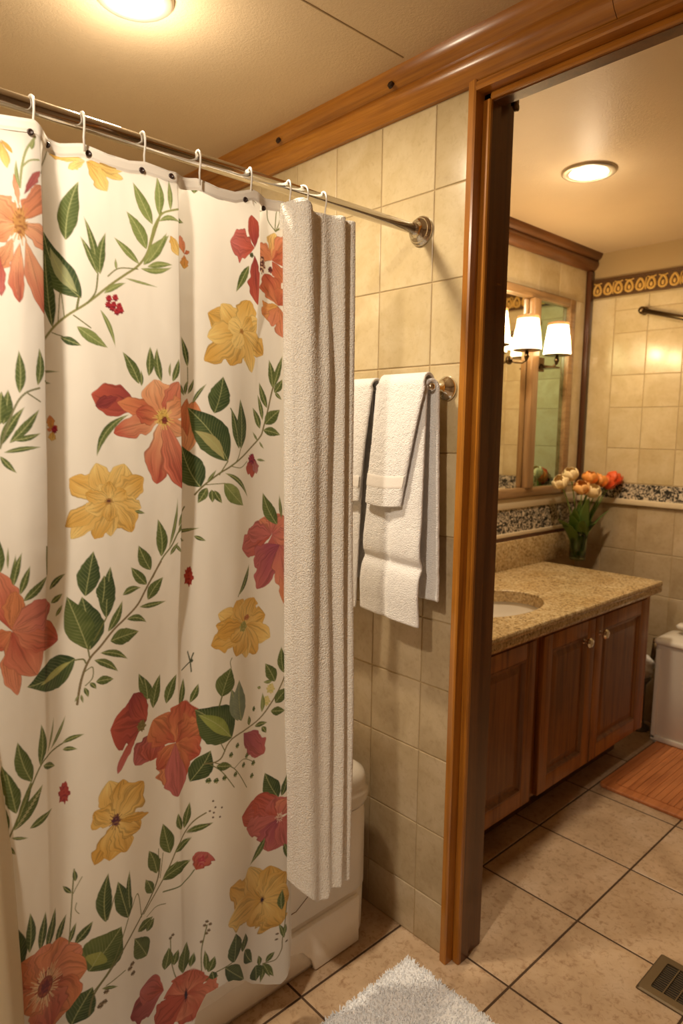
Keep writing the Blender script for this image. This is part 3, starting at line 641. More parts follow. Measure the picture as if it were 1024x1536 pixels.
blob((290,1295), 46, 56, (.12,.02,.02), (.30,.06,.04), 60, (.62,.38,.20)); blob((290,1295), 90, 100, (.22,.05,.03), (.40,.10,.05), 70, (.80,.60,.36)); blob((290,1300), 40, 48, (.14,.02,.03), (.25,.04,.04))
stem([(440,1020),(462,710),(475,545)], 5); leaves([((460,700),(398,650),14),((482,625),(474,543),14)], 'd'); stem([(468,700),(525,592)], 3); stem([(490,760),(480,800),(505,830)], 3)
stem([(570,1480),(600,1350),(700,1200),(830,980),(900,850),(960,730),(1010,600),(1024,480)], 8, (.16,.15,.06)); stem([(590,1340),(720,1150),(820,860)], 5); stem([(680,1290),(800,1190)], 5); stem([(690,870),(740,700)], 4); stem([(840,800),(880,700),(905,850)], 4)
leaves([((978,695),(925,600),25),((1002,560),(948,422),34),((880,945),(994,858),30),((940,1098),(848,975),52),((650,1310),(752,1283),12)], 'm')
for c in ((830,1180),(845,1150),(850,1210),(650,1410),(670,1395),(640,1425),(680,1330)): blob(c, 24, 20, (.13,.09,.05), (.42,.34,.22))
at(220, 1176); clip(None, None)
leaves([((840,85),(768,-65),46),((860,75),(892,-70),22)], 'd')
flower((850,210), [((602,205),62,PK,RD),((640,290),52,PK,PK),((705,108),62,PK,RD),((685,330),52,PK,PK),((830,88),60,RD,PK),((900,85),46,PK,CO),((900,280),50,PK,RD),((790,442),70,PP,PK),((885,390),42,PK,PK)]); blob((848,212), 30, 34, (.62,.42,.34), (.35,.08,.08), 12, (.8,.6,.5))
leaves([((757,343),(652,522),20,.1),((878,380),(906,484),18)], 'm')
flower((740,745), [((495,628),58,YL_,YE),((640,535),54,YE,YL_),((785,515),64,YL_,YE),((868,540),54,YL_,YE),((890,690),56,YL_,YE),((835,880),78,YL_,YE),((655,912),78,YL_,YE),((478,862),64,YE,YL_)]); blob((738,742), 20, 26, (.02,.01,.03), (.06,.03,.06), 14, (.30,.15,.05))
stem([(-20,830),(60,690),(130,560),(200,400),(245,310),(300,240),(380,185)], 7, (.2,.18,.07)); stem([(105,690),(200,660),(262,600),(302,548)], 7, (.14,.18,.07)); stem([(75,560),(75,415)], 4); stem([(0,850),(60,785),(120,765)], 4); stem([(105,440),(85,600)], 4)
leaves([((150,442),(104,252),44),((225,292),(200,183),21),((240,285),(277,112),25),((250,312),(402,218),20),((180,440),(292,340),24),((65,572),(9,422),34),((38,692),(-6,608),24),((100,615),(280,480),42),((130,560),(200,480),12),((0,945),(55,860),26)], 'm')
blade((310,550),(372,420),52,'petal',RD,PK,0,.6); blob((350,490), 30, 52, (.42,.05,.08), (.55,.18,.16))
for c in ((425,110),(480,150),(440,150),(405,175),(430,185),(468,210),(425,215),(400,260)): blob(c, 11, 11, (.12,.08,.05), (.5,.42,.32))
leaves([((115,1192),(140,1042),30),((172,1160),(200,1050),21),((232,1212),(260,1008),34),((280,1172),(302,1075),20),((375,1195),(370,1060),14),((392,1205),(426,1088),22)], 'm')
for c in ((385,880),(405,895),(370,905),(395,935),(380,955),(350,1010),(150,985),(165,965)): blob(c, 16, 16, (.14,.10,.06), (.5,.42,.30))
stem([(350,1200),(350,1060),(385,900)], 5); stem([(190,1250),(160,1150),(150,990)], 5)
flower((110,1320), [((-130,1460),74,PK,DR),((-60,1300),56,RD,PK)]); flower((250,1340), [((300,1180),82,CO,RD),((390,1370),90,RD,CO),((290,1510),66,CO,RD),((150,1530),90,RD,CO),((180,1260),66,CO,RD),((60,1560),70,RD,RD)]); blob((250,1350), 17, 52, (.02,.01,.03), (.05,.02,.05), 12, (.25,.05,.04))
stem([(380,1255),(450,1200),(550,1140)], 6); leaves([((560,1142),(572,955),50),((615,1075),(642,962),30),((628,1065),(692,1155),30),((695,1160),(700,1262),42)], 'd'); leaves([((500,1175),(650,1275),42),((400,1230),(450,1215),16),((430,1250),(420,1200),20)], 'd')
stem([(740,1150),(820,1125),(862,1060),(868,1000),(885,880),(895,760)], 6, (.2,.18,.07)); leaves([((865,805),(870,668),19),((880,985),(850,900),13),((885,960),(892,890),12),((740,1150),(800,1220),18),((745,1150),(725,1280),16),((760,1140),(810,1060),16),((720,1160),(712,1095),14),((740,1150),(780,1230),14)], 'm')
for c in ((830,995),(895,1005),(835,960)): blob(c, 22, 11, (.14,.10,.06), (.45,.38,.24))
clip(None, None)

# dense cloth mesh carrying the print
nu, nv = 760, 1560
uy = YL+(YR-YL)*np.arange(nu+1)/nu
for yc in (.436, .718, .925):
    pass
YY, TT = np.meshgrid(uy, np.linspace(0, 1, nv+1)); ZT, ZB = interp(TOPP, YY), interp(BOTP, YY); ZZ = ZT+(ZB-ZT)*TT
XX = surfX(YY, ZZ)
cr = (vnoise(YY*26+3, ZZ*9+5)-.5)*.0028 + (vnoise(YY*70+13, ZZ*40+5)-.5)*.0006; XX = XX+cr
fi = np.clip((YY-cy0)/RES-.5, 0, NY-2); fj = np.clip((ZZ-cz0)/RES-.5, 0, NZ-2); i0 = fi.astype(int); j0 = fj.astype(int); a = (fi-i0)[..., None]; bb = (fj-j0)[..., None]
colr = (img[j0, i0]*(1-a)+img[j0, i0+1]*a)*(1-bb)+(img[j0+1, i0]*(1-a)+img[j0+1, i0+1]*a)*bb
cloth_m, nt, b = new_mat('printed_cotton'); at_ = N(nt, 'ShaderNodeAttribute', attribute_name='print'); v = coords(nt)
nt.links.new(at_.outputs['Color'], b.inputs['Base Color']); b.inputs['Roughness'].default_value = .75; b.inputs['Sheen Weight'].default_value = .15
w_ = noise(nt, v, 900, 2); bump(nt, b, w_, .15, .0006)
tr = N(nt, 'ShaderNodeBsdfTranslucent'); nt.links.new(at_.outputs['Color'], tr.inputs['Color']); ms = N(nt, 'ShaderNodeMixShader'); ms.inputs[0].default_value = .28
out = [n for n in nt.nodes if n.type == 'OUTPUT_MATERIAL'][0]; nt.links.new(b.outputs[0], ms.inputs[1]); nt.links.new(tr.outputs[0], ms.inputs[2]); nt.links.new(ms.outputs[0], out.inputs[0])
plainc = plain('curtain_hem_cotton', (.90,.84,.74), .8)
ct = empty('shower_curtain', (-1.27, .6, 2.05), 'cream shower curtain printed with orange, yellow and red flowers and green leaves', 'shower curtain')
me = bpy.data.meshes.new('cloth'); nvt = XX.size
me.vertices.add(nvt); me.vertices.foreach_set('co', np.stack([XX+1.27, YY-.6, ZZ-2.05], -1).astype(np.float32).ravel())
idx = np.arange(nvt).reshape(nv+1, nu+1); q = np.stack([idx[:-1,:-1], idx[1:,:-1], idx[1:,1:], idx[:-1,1:]], -1).reshape(-1, 4)
me.loops.add(q.size); me.loops.foreach_set('vertex_index', q.ravel().astype(np.int32)); me.polygons.add(len(q))
me.polygons.foreach_set('loop_start', (np.arange(len(q))*4).astype(np.int32)); me.polygons.foreach_set('use_smooth', np.ones(len(q), bool)); me.update(calc_edges=True)
at2 = me.color_attributes.new('print', 'FLOAT_COLOR', 'POINT'); at2.data.foreach_set('color', np.concatenate([colr, np.ones(colr.shape[:2]+(1,))], -1).astype(np.float32).ravel())
me.materials.append(cloth_m); clo = bpy.data.objects.new('cloth', me); C.objects.link(clo); clo.parent = ct
def hem(u, v):
    y = YL+(YR-YL)*u; zt = float(interp(TOPP, y)); z = zt+.0012-v*.024; b_ = .0022 if .1 < v < .9 else .0006
    return (float(surfX(y, z))+b_, y, z)
part('hem', grid(hem, 420, 10), plainc, ct, smooth=True)
for bxp, byp in ((45,199),(70,218),(132,231),(212,256),(256,265),(367,300),(394,313)):
    y, z, X = on_cloth(bxp, byp)
    bt = part('button', lathe((X+.001, y, z), (1,-.25,0), [(0,.0052),(.0028,.0056),(.0042,.0046),(.0044,.0030),(.0032,.0022)], 18), button_m, ct, smooth=True)
# cream liner fold in front of the lower left edge
def liner(u, v):
    z = 1.15-v*1.08; y = .12+u*(.218+.024*(v)); x = -1.195+.016*math.sin(u*9+1)+.006*math.sin(v*4)-.02*(1-v)
    y = min(y, .352+ .0*v); return (x - .03*max(0, u-.85)/.15, y-.03*max(0, .35-v)*2, z)
ln = obj('shower_liner', grid(liner, 40, 60), liner_m, smooth=True); sm = ln.modifiers.new('thick', 'SOLIDIFY'); sm.thickness = .0015
tag(ln, 'plain cream curtain liner hanging at the lower left edge beside the printed curtain', 'shower curtain liner')

# ------------------------------------------------------------------ cream terry towel at the end of the curtain
tt_ = empty('terry_towel', (-1.265, 1.1, 2.06), 'long cream terry towel hanging from the rod hooks beside the printed curtain', 'towel')
def terry(u, v):
    # u across (0 near the curtain .. 1 near the wall), v downwards
    y = .988+.190*u+.012*v*(1-u); top = 2.050+.012*math.exp(-((u-.12)/.10)**2)-.008*u
    bot = .405-.07*min(1, u/.38)**.8 + .022/(1+math.exp(-(u-.56)/.012)) + .02*max(0, (u-.95)/.05)
    z = top+(bot-top)*v; k = min(1, v*5+.25)
    sn = lambda c, w1, w2: math.exp(-abs((u-c)/(w1 if u < c else w2))**2.0)
    w0 = min(1, .35+v*3)
    x = -1.262 + .036*sn(.16+.07*w0, .16, .10+.12*w0) + .020*sn(.50+.05*v, .05+.05*w0, .09)*w0 + .024*sn(.74+.02*math.sin(v*3), .10, .07) + .016*sn(.93, .06, .08)*(.6+.4*v)
    x += .003*math.sin(v*11+u*6)*math.sin(u*9)
    x += .034*u; x -= .016*max(0, (u-.96)/.04)**2 + .018*max(0, (.05-u)/.05)**2; x += .008*math.sin(v*5+u*4)*v+.012*v
    x += .0006*(random.random()-.5)
    return (x, y+.004*math.sin(v*9+u*3)*v, z)
o = part('towel_body', grid(terry, 170, 460), terry_cream, tt_, smooth=True); sm = o.modifiers.new("thick", "SOLIDIFY"); sm.thickness = .004; sm.offset = -1
def fold(u, v):
    x, y, z = terry(u, 0); a = v*PI; return (x-.007*(1-math.cos(a)), y, z+.006*math.sin(a)-.05*max(0, v-.5)*2)
part('folded_top', grid(fold, 120, 10), terry_cream, tt_, smooth=True)

# ------------------------------------------------------------------ towel bar with towels
BY, BZ = 1.415, 1.668
t = empty('towel_bar', (-1.176, 1.4825, BZ), 'chrome towel bar with a round wall flange on the tiled wall', 'towel bar')
part('bar', tube([(-1.93, BY, BZ), (-1.19, BY, BZ), (-1.180, BY, BZ)], .0075, 20), silver, t, smooth=True)
def flg(x):
    return join(lathe((x, 1.4825, BZ-.002), (0,-1,0), [(0,.033),(.004,.034),(.009,.031),(.014,.024),(.020,.016),(.030,.011),(.058,.0095),(.070,.0105),(.078,.007)], 36), sph((x, BY, BZ), .012, .012, .012, 20, 12))
part('flange', flg(-1.176), silver, t, smooth=True); part('flange', flg(-1.93), silver, t, smooth=True)
part('screw', lathe((-1.171, 1.476, BZ-.022), (0,-1,0), [(0,.005),(.004,.005),(.0055,.002)], 14), silver, t, smooth=True)
def towel(name, label, xt, xb, zf, zb, thick, gap, skew, band, nw=50, cinch=None, group='white towels on the wall bar', xbt=None, xbb=None):
    """folded over the bar; front leaf to zf, back leaf to zb"""
    root = empty(name, ((xt[0]+xt[1])/2, BY, BZ), label, 'towel', group)
    R = .0085+gap; path = []
    nf = 70
    for i in range(nf+1): path.append(('f', i/nf))
    for i in range(1, 12): path.append(('o', i/12))
    for i in range(nf+1): path.append(('b', i/nf))
    V = []; nU = nw
    for kind, s in path:
        for k in range(nU+1):
            u = k/nU
            if kind == 'f':
                w = 1-s; z = BZ+(zf-BZ)*w; y = BY-R-.004*math.sin(w*PI)-.012*w
                l = xt[0]+(xb[0]-xt[0])*w; r_ = xt[1]+(xb[1]-xt[1])*w; th = 0
                y -= .010*math.exp(-((u-.5)/.5)**2)*w*.8
                if cinch:
                    c = math.exp(-((z-cinch)/.016)**2); y += .012*c; bulge = math.exp(-((z-cinch+.07)/.06)**2)+math.exp(-((z-cinch-.06)/.05)**2)*.6
                    y -= .008*bulge; y += .007*math.exp(-((u-.45)/.06)**2)*min(1, w*1.6)
                    z -= .024*(u-.4)*max(0, w-.35)
                else: z -= .006*math.sin(u*PI)*w
            elif kind == 'o':
                a = s*PI; z = BZ+R*math.sin(a)*1.15; y = BY-R*math.cos(a); l, r_ = xt
                if xbt: l = l+(xbt[0]-l)*s; r_ = r_+(xbt[1]-r_)*s
            else:
                a0_, a1_ = (xbt or xt), (xbb or xbt or xt); z = BZ+(zb-BZ)*s; y = BY+R+.004*s; l = a0_[0]+(a1_[0]-a0_[0])*s; r_ = a0_[1]+(a1_[1]-a0_[1])*s
            x = l+(r_-l)*u
            e = min(u, 1-u); y2 = y + (.004*(1-min(1, e/.06))**2)*(1 if kind == 'f' else -1)
            V.append((x+.0006*random.uniform(-1,1), min(y2+.0009*random.uniform(-1,1), 1.4775-thick*.0), z))
    n = len(path); F = [(j*(nU+1)+i, j*(nU+1)+i+1, (j+1)*(nU+1)+i+1, (j+1)*(nU+1)+i) for j in range(n-1) for i in range(nU)]
    o = part('towel_body', (V, F), terry_white, root, smooth=True)
    sm = o.modifiers.new('thick', 'SOLIDIFY'); sm.thickness = thick; sm.offset = 0
    sb = o.modifiers.new('sub', 'SUBSURF'); sb.levels = 1; sb.render_levels = 1
    if band:
        zz = band
        def bd(u, v):
            w = (BZ-zz+v*.036)/(BZ-zf); l = xt[0]+(xb[0]-xt[0])*w; r_ = xt[1]+(xb[1]-xt[1])*w
            return (l+(r_-l)*(.01+.98*u), BY-R-.004*math.sin(w*PI)-.012*w-.008*w*math.exp(-((u-.5)/.5)**2)-thick/2-.0012*(1 if .05 < v < .95 else 0), zz-v*.036-.006*math.sin(u*PI)*w)
        part('woven_band', grid(bd, 40, 10), band_white, root, smooth=True)
    return root
towel('bath_towel', 'long white bath towel cinched near its hem, hanging under the hand towel on the bar', (-1.365,-1.178), (-1.400,-1.172), 1.020, 1.083, .010, .006, 0, None, cinch=1.182, xbt=(-1.345,-1.160), xbb=(-1.35,-1.142))
towel('hand_towel', 'short white hand towel folded on top of the long bath towel on the bar', (-1.338,-1.172), (-1.370,-1.236), 1.343, 1.36, .008, .022, 0, 1.43, xbt=(-1.35,-1.19), xbb=(-1.36,-1.20))
towel('hand_towel', 'short towel with woven band, half hidden behind the cream terry towel', (-1.64,-1.372), (-1.655,-1.405), 1.343, 1.36, .008, .016, 0, 1.42)
towel('bath_towel', 'long plain towel at the hidden left end of the wall bar, lowest part showing', (-1.66,-1.40), (-1.67,-1.425), 1.018, 1.10, .006, .003, 0, None)

# ------------------------------------------------------------------ bathtub
tb = empty('bathtub', (-1.72, .4, 0), 'white bathtub with rolled rim and creased apron behind the shower curtain', 'bathtub')
def rrect(x0, x1, y0, y1, r, z, n=8):
    P = []
    for cx, cy, a0 in ((x1-r, y1-r, 0), (x0+r, y1-r, 90), (x0+r, y0+r, 180), (x1-r, y0+r, 270)):
        for k in range(n+1):
            a = math.radians(a0+90*k/n); P.append((cx+r*math.cos(a), cy+r*math.sin(a), z))
    return P
def loft(levels, cap0=True, cap1=True):
    V, F = [], []; n = len(levels[0])
    for L in levels: V += L
    for i in range(len(levels)-1):
        for k in range(n): F.append((i*n+k, i*n+(k+1) % n, (i+1)*n+(k+1) % n, (i+1)*n+k))
    if cap0: F.append(tuple(range(n)))
    if cap1: F.append(tuple((len(levels)-1)*n+k for k in range(n)))
    return V, F
lv = [(.012,0),(.004,.02),(.002,.158),(.006,.162),(.006,.166),(0,.170),(0,.40),(.004,.425)]
L = [rrect(-2.62+i, -1.345-i, -.60+i, 1.405-i, .07, z) for i, z in lv]
part('apron', loft(L, True, False), tubmat, tb, smooth=True)
lv = [(.006,.425),(-.002,.432),(-.007,.450),(-.008,.462),(-.007,.474),(-.002,.484),(-.002,.492),(-.001,.512),(.004,.527),(.018,.538),(.045,.541),(.07,.537),(.085,.52),(.10,.40),(.14,.22),(.2,.18)]
L = [rrect(-2.62+i, -1.345-i, -.60+i, 1.405-i, .07 if i < .06 else .12, z) for i, z in lv]
part('rim', loft(L, False, True), porcelain, tb, smooth=True)
ap = [(1.34,.003),(1.165,.003),(1.150,.045),(1.115,.085),(1.06,.105),(.98,.112),(-.3,.112),(-.42,.08),(-.46,.003),(-.54,.003),(-.54,.155),(1.34,.155)]
o = part('skirt_panel', prism(ap, 0, -1.349, -1.334), tubmat, tb); bevel(o, .005, 3)
cr_ = [(1.28,.40),(1.24,.34),(1.17,.255),(1.10,.215),(1.02,.215),(.9,.24),(.8,.30)]
part('crease', tube([(-1.3455, y, z) for y, z in cr_], .0016, 6), grout_low, tb)

# ------------------------------------------------------------------ bath mat with pile
bm_ = empty('bath_mat', (-.9, 1.1, .001), 'fluffy white bath mat on the tiles in front of the doorway wall', 'bath mat')
mx0, mx1, my0, my1 = -1.185, -.62, .45, 1.395
def matf(u, v):
    x = mx0+(mx1-mx0)*u; y = my0+(my1-my0)*v; e = min(u*(mx1-mx0), (1-u)*(mx1-mx0), v*(my1-my0), (1-v)*(my1-my0)); z = .002+.016*min(1, (e/.012))**.5
    return (x+.004*(random.random()-.5), y+.004*(random.random()-.5), z+.003*(random.random()-.5))
part('backing', grid(matf, 90, 140), pile_m, bm_, smooth=True)
V, F = [], []
for i in range(26000):
    x = random.uniform(mx0+.003, mx1-.003); y = random.uniform(my0+.003, my1-.003); a = random.uniform(0, 2*PI); l = random.uniform(.007, .014); k = random.uniform(.002, .008)
    n = len(V); r = .0021; tx, ty = k*math.cos(a), k*math.sin(a)
    for j in range(3): V.append((x+r*math.cos(a+2.09*j), y+r*math.sin(a+2.09*j), .013))
    for j in range(3): V.append((x+tx*.5+r*.9*math.cos(a+2.09*j), y+ty*.5+r*.9*math.sin(a+2.09*j), .013+l*.7))
    V.append((x+tx, y+ty, .013+l))
    for j in range(3): F += [(n+j, n+(j+1) % 3, n+3+(j+1) % 3, n+3+j), (n+3+j, n+3+(j+1) % 3, n+6)]
o = part('pile', (V, F), pile_m, bm_, smooth=True); o['kind'] = 'stuff'

# ------------------------------------------------------------------ floor vent
fv = empty('floor_vent', (-.5, 1.885, 0), 'brown metal floor register with black slots, cut by the right edge', 'floor vent')
vx0, vx1, vy0, vy1 = -.69, -.36, 1.797, 1.978; vm = plain('vent_metal', (.17,.125,.07), .38, .7)
L = [rrect(vx0+i, vx1-i, vy0+i, vy1-i, .006, z, 3) for i, z in ((0,.001),(.001,.004),(.006,.008),(.030,.0085),(.031,.003))]
part('frame', loft(L, False, False), vm, fv)
part('well', box(vx0+.03, vx1-.03, vy0+.03, vy1-.03, .0012, .0022), slot_m, fv)
bars = []; nb = 13
for i in range(nb):
    y = vy0+.034+(vy1-vy0-.068)*(i+.5)/nb; bars.append(tube([(vx0+.03+ (vx1-vx0-.06)*k/8, y+.0012*math.sin(k*2.2+i), .0062) for k in range(9)], .0011, 6))
for k in range(1, 8): x = vx0+.03+(vx1-vx0-.06)*k/8; bars.append(box(x-.0016, x+.0016, vy0+.031, vy1-.031, .0045, .0078))
part('grille', join(*bars), vm, fv)

# ------------------------------------------------------------------ wooden mat
wm = empty('wooden_mat', (-.95, 3.1, .001), 'reddish brown slatted wooden bath mat on the floor beyond the vanity', 'bath mat')
wx0, wx1, wy0, wy1 = -1.283, -.45, 2.765, 3.425
L = [rrect(wx0+i, wx1-i, wy0+i, wy1-i, .028, z, 5) for i, z in ((.002,.001),(0,.004),(0,.012),(.004,.016),(.05,.0162),(.052,.013))]
part('border', loft(L, True, True), mat_wood, wm)
nsl = 26
part('slats', join(*[box(wx0+.055+(wx1-wx0-.11)*i/nsl, wx0+.055+(wx1-wx0-.11)*(i+.93)/nsl, wy0+.053, wy1-.053, .0125, .0172) for i in range(nsl)]), mat_wood, wm)

# ------------------------------------------------------------------ vanity cabinet
vc = empty('vanity_cabinet', (-1.6, 2.4, 0), 'dark reddish wooden vanity cabinet with three framed doors under the granite top', 'cabinet')
part('carcass', join(box(-1.898, -1.304, 1.615, 3.20, .14, .665), box(-1.898, -1.304, 1.615, 1.95, .665, .803), box(-1.898, -1.304, 2.62, 3.20, .665, .803), box(-1.34, -1.304, 1.95, 2.62, .665, .803)), cab_z, vc)
part('toe_kick', box(-1.898, -1.40, 1.63, 3.17, .001, .14), dark_wood, vc)
def door(y0, y1, kn, z0=.148, z1=.785):
    s = .062
    d = part('door', join(box(-1.3035, -1.282, y0, y0+s, z0, z1), box(-1.3035, -1.282, y1-s, y1, z0, z1), box(-1.3035, -1.2825, y0+s, y1-s, z0, z0+s), box(-1.3035, -1.2825, y0+s, y1-s, z1-s, z1)), cab_z, vc, .0025)
    a, b_ = y0+s, y1-s; c, e = z0+s, z1-s; P = []
    for i, x in ((0,-1.2835),(.006,-1.2835),(.014,-1.295),(.022,-1.296),(.045,-1.290)):
        P.append([(x, a+i, c+i), (x, b_-i, c+i), (x, b_-i, e-i), (x, a+i, e-i)])
    part('door_panel', loft(P, False, True), wood('door_panel_wood', 2, (.09,.032,.008), (.24,.092,.020), (.33,.135,.030), .42, 1, .05), d)
    if kn is not None:
        k = part('knob', lathe((-1.282, kn[0], kn[1]), (1,0,0), [(0,.010),(.003,.010),(.006,.005),(.014,.005),(.018,.014),(.023,.0205),(.031,.022),(.038,.016),(.040,.007)], 12), silver, d); k['label'] = 'faceted silver knob'
    return d
door(1.66, 2.195, None); door(2.25, 2.655, (2.555, .705)); door(2.662, 3.165, (2.69, .715))
part('stile', join(box(-1.3035, -1.287, 3.168, 3.20, .14, .803), box(-1.3035, -1.287, 1.62, 3.168, .787, .803)), cab_z, vc)
# granite countertop with an oval sink cut-out
ctp = empty('countertop', (-1.6, 2.4, .81), 'speckled golden granite countertop with backsplash on the vanity', 'countertop')
cx, cyy, rx, ry = -1.545, 2.285, .175, .262
x0, x1, y0, y1 = -1.899, -1.255, 1.612, 3.25; nS = 64
def ray_rect(a):
    dx, dy = math.cos(a), math.sin(a); ts = []
    if dx > 1e-9: ts.append((x1-.004-cx)/dx)
    if dx < -1e-9: ts.append((x0-cx)/dx)
    if dy > 1e-9: ts.append((2.62-cyy)/dy)
    if dy < -1e-9: ts.append((1.95-cyy)/dy)
    t_ = min(ts); return cx+dx*t_, cyy+dy*t_
angs = sorted(set([2*PI*k/nS for k in range(nS)] + [math.atan2(b2-cyy, a2-cx) % (2*PI) for a2 in (x0, x1-.004) for b2 in (1.95, 2.62)]))
V, F = [], []; n = len(angs)
for a in angs: V.append((cx+rx*math.cos(a), cyy+ry*math.sin(a), .808))
for a in angs: V.append((cx+rx*math.cos(a), cyy+ry*math.sin(a), .857))
for a in angs: V.append((cx+(rx+.004)*math.cos(a), cyy+(ry+.004)*math.sin(a), .860))
for a in angs: p = ray_rect(a); V.append((p[0], p[1], .860))
for l in (0, 1, 2):
    for k in range(n): F.append((l*n+k, l*n+(k+1) % n, (l+1)*n+(k+1) % n, (l+1)*n+k))
edge = [(x1-.004,.860),(x1-.001,.857),(x1+.001,.850),(x1,.842),(x1-.003,.836),(x1-.001,.828),(x1,.818),(x1-.004,.808),(x1-.03,.806),(x1-.03,.8595)]
ev, ef = prism([(a, b2) for a, b2 in edge], 1, y0, y1); 
top = join((V, F), box(x0, x1-.004, y0, 1.95, .8065, .860), box(x0, x1-.004, 2.62, y1, .8065, .860), (ev, ef))
part('slab', top, granite, ctp)
part('backsplash', box(-1.899, -1.878, 1.612, 3.57, .8605, 1.006), granite, ctp, .003)
part('dark_rail', box(-1.899, -1.886, 1.612, 3.57, 1.006, 1.0215), dark_wood, ctp)  # dark wood strip along the top of the backsplash
sk = empty('sink', (cx, cyy, .8), 'white oval undermount sink set in the granite countertop', 'sink')
prof = [(1.03,.8062),(1.02,.800),(1.00,.79),(.97,.765),(.88,.725),(.65,.690),(.30,.674),(.06,.672)]
bow = [[(cx+rx*s_*math.cos(2*PI*k/48), cyy+ry*s_*math.sin(2*PI*k/48), z) for k in range(48)] for s_, z in prof]
part('bowl', loft(bow, False, True), porcelain, sk, smooth=True)
part('drain', lathe((cx, cyy, .6722), (0,0,1), [(0,.022),(.003,.021),(.004,.010)], 20), silver, sk, smooth=True)

# ------------------------------------------------------------------ wall mirror
wmr = empty('wall_mirror', (-1.9, 2.8, 1.23), 'large wood framed wall mirror with a centre post above the vanity', 'mirror')
my0_, my1_, mz0, mz1 = 2.05, 3.435, 1.224, 2.252
part('frame', join(box(-1.8995, -1.872, my0_, my0_+.05, mz0, mz1), box(-1.8995, -1.872, my1_-.055, my1_, mz0, mz1), box(-1.8995, -1.873, my0_+.05, my1_-.055, mz0, mz0+.045), box(-1.8995, -1.873, my0_+.05, my1_-.055, mz1-.042, mz1)), frame_y, wmr, .004)
part('centre_post', box(-1.8945, -1.862, 3.015, 3.075, mz0+.045, mz1-.042), frame_z, wmr, .003)
part('mirror_glass', box(-1.8985, -1.8955, my0_+.05, 3.045, mz0+.045, mz1-.042), mirror_m, wmr)
part('mirror_glass', box(-1.8985, -1.8952, 3.045, my1_-.055, mz0+.045, mz1-.042), mirror_g, wmr, label='mirror pane with a greenish reflection in its colour')

# ------------------------------------------------------------------ sconces
def sconce(y, z, label, base=True):
    x = -1.80; t = empty('wall_sconce', (x, y, z), label, 'wall lamp', 'sconces over the vanity mirror')
    part('lamp_shade', lathe((x, y, z-.075), (0,0,1), [(0,.066),(.004,.0675),(.07,.060),(.138,.050),(.140,.048)], 36), shade_m, t, smooth=True)
    part('shade_cap', lathe((x, y, z+.066), (0,0,1), [(0,.052),(.012,.052),(.014,.030),(.020,.028)], 36), frame_y, t)
    part('collar', lathe((x, y, z-.082), (0,0,1), [(0,.058),(.004,.068),(.006,.066)], 36), bronze, t)
    part('stem', tube([(x, y, z-.08), (x, y, z-.105), (x, y, z-.125)], [.006,.013,.006], 14), bronze, t, smooth=True)
    part('arm', tube([(x, y, z-.120), (x-.02, y, z-.135), (x-.06, y, z-.130), (-1.8925, y, z-.118)], .006, 12), bronze, t, smooth=True)
    part('backplate', join(box(-1.8945, -1.885, y-.028, y+.028, z-.155, z-.085), box(-1.885, -1.80, y-.034, y+.034, z-.142, z-.134)) if base else lathe((-1.8945, y, z-.118), (1,0,0), [(0,.022),(.006,.020),(.010,.010)], 20), bronze, t)
    L_ = bpy.data.lights.new('bulb', 'POINT'); L_.energy = 2.6; L_.color = (1, .70, .38); L_.shadow_soft_size = .03
    lo_ = bpy.data.objects.new('sconce_bulb', L_); C.objects.link(lo_); lo_.location = (x+.085, y, z+.0)
    return t
sconce(2.86, 2.015, 'glowing sconce in front of the mirror, middle of the three', False)
sconce(3.135, 2.015, 'glowing sconce on a flat bracket, nearest the far corner of the mirror')
sconce(2.60, 2.015, 'glowing sconce partly hidden by the wooden door jamb', False)

# ------------------------------------------------------------------ vase and flowers
vx, vy, vz = -1.79, 3.44, .8606
vs = empty('flower_vase', (vx, vy, vz), 'small greenish glass vase holding tulips at the back corner of the countertop', 'vase')
vase_glass = glass_m.copy(); vase_glass.node_tree.nodes['Principled BSDF'].inputs['Base Color'].default_value = (.55,.70,.45,1)
part('vessel', lathe((vx, vy, vz), (0,0,1), [(0,.040),(.004,.043),(.06,.044),(.115,.047),(.16,.052),(.160,.049),(.115,.043),(.06,.040),(.010,.038)], 32), vase_glass, vs, smooth=True)
part('water', lathe((vx, vy, vz+.0105), (0,0,1), [(0,.036),(.09,.0395)], 24), glass_m, vs)
leaf_m = plain('tulip_leaf', (.13,.22,.04), .45); stem_m = plain('tulip_stem', (.22,.33,.08), .5)
petal_cols = {'yellow': (.80,.55,.14), 'cream': (.85,.66,.36), 'orange': (.82,.33,.07), 'red': (.75,.12,.03), 'peach': (.84,.46,.16)}
FL = [((-1.80,3.255,1.30),'cream'),((-1.79,3.33,1.335),'cream'),((-1.74,3.35,1.27),'peach'),((-1.72,3.41,1.25),'cream'),((-1.74,3.43,1.315),'orange'),((-1.72,3.49,1.30),'orange'),((-1.70,3.53,1.29),'red'),((-1.68,3.56,1.315),'red')]
fl_lab = ['pale cream tulip at the far left of the vase bouquet', 'tallest cream tulip on the left of the bouquet', 'peach tulip low on the left of the bouquet', 'pale yellow tulip hanging lowest at the front of the bouquet', 'large light orange tulip in the middle of the bouquet', 'orange tulip right of the middle of the bouquet', 'red orange tulip on the right of the bouquet', 'red tulip at the far right of the bouquet']
pm = {k: plain('petal_'+k, c_, .5) for k, c_ in petal_cols.items()}
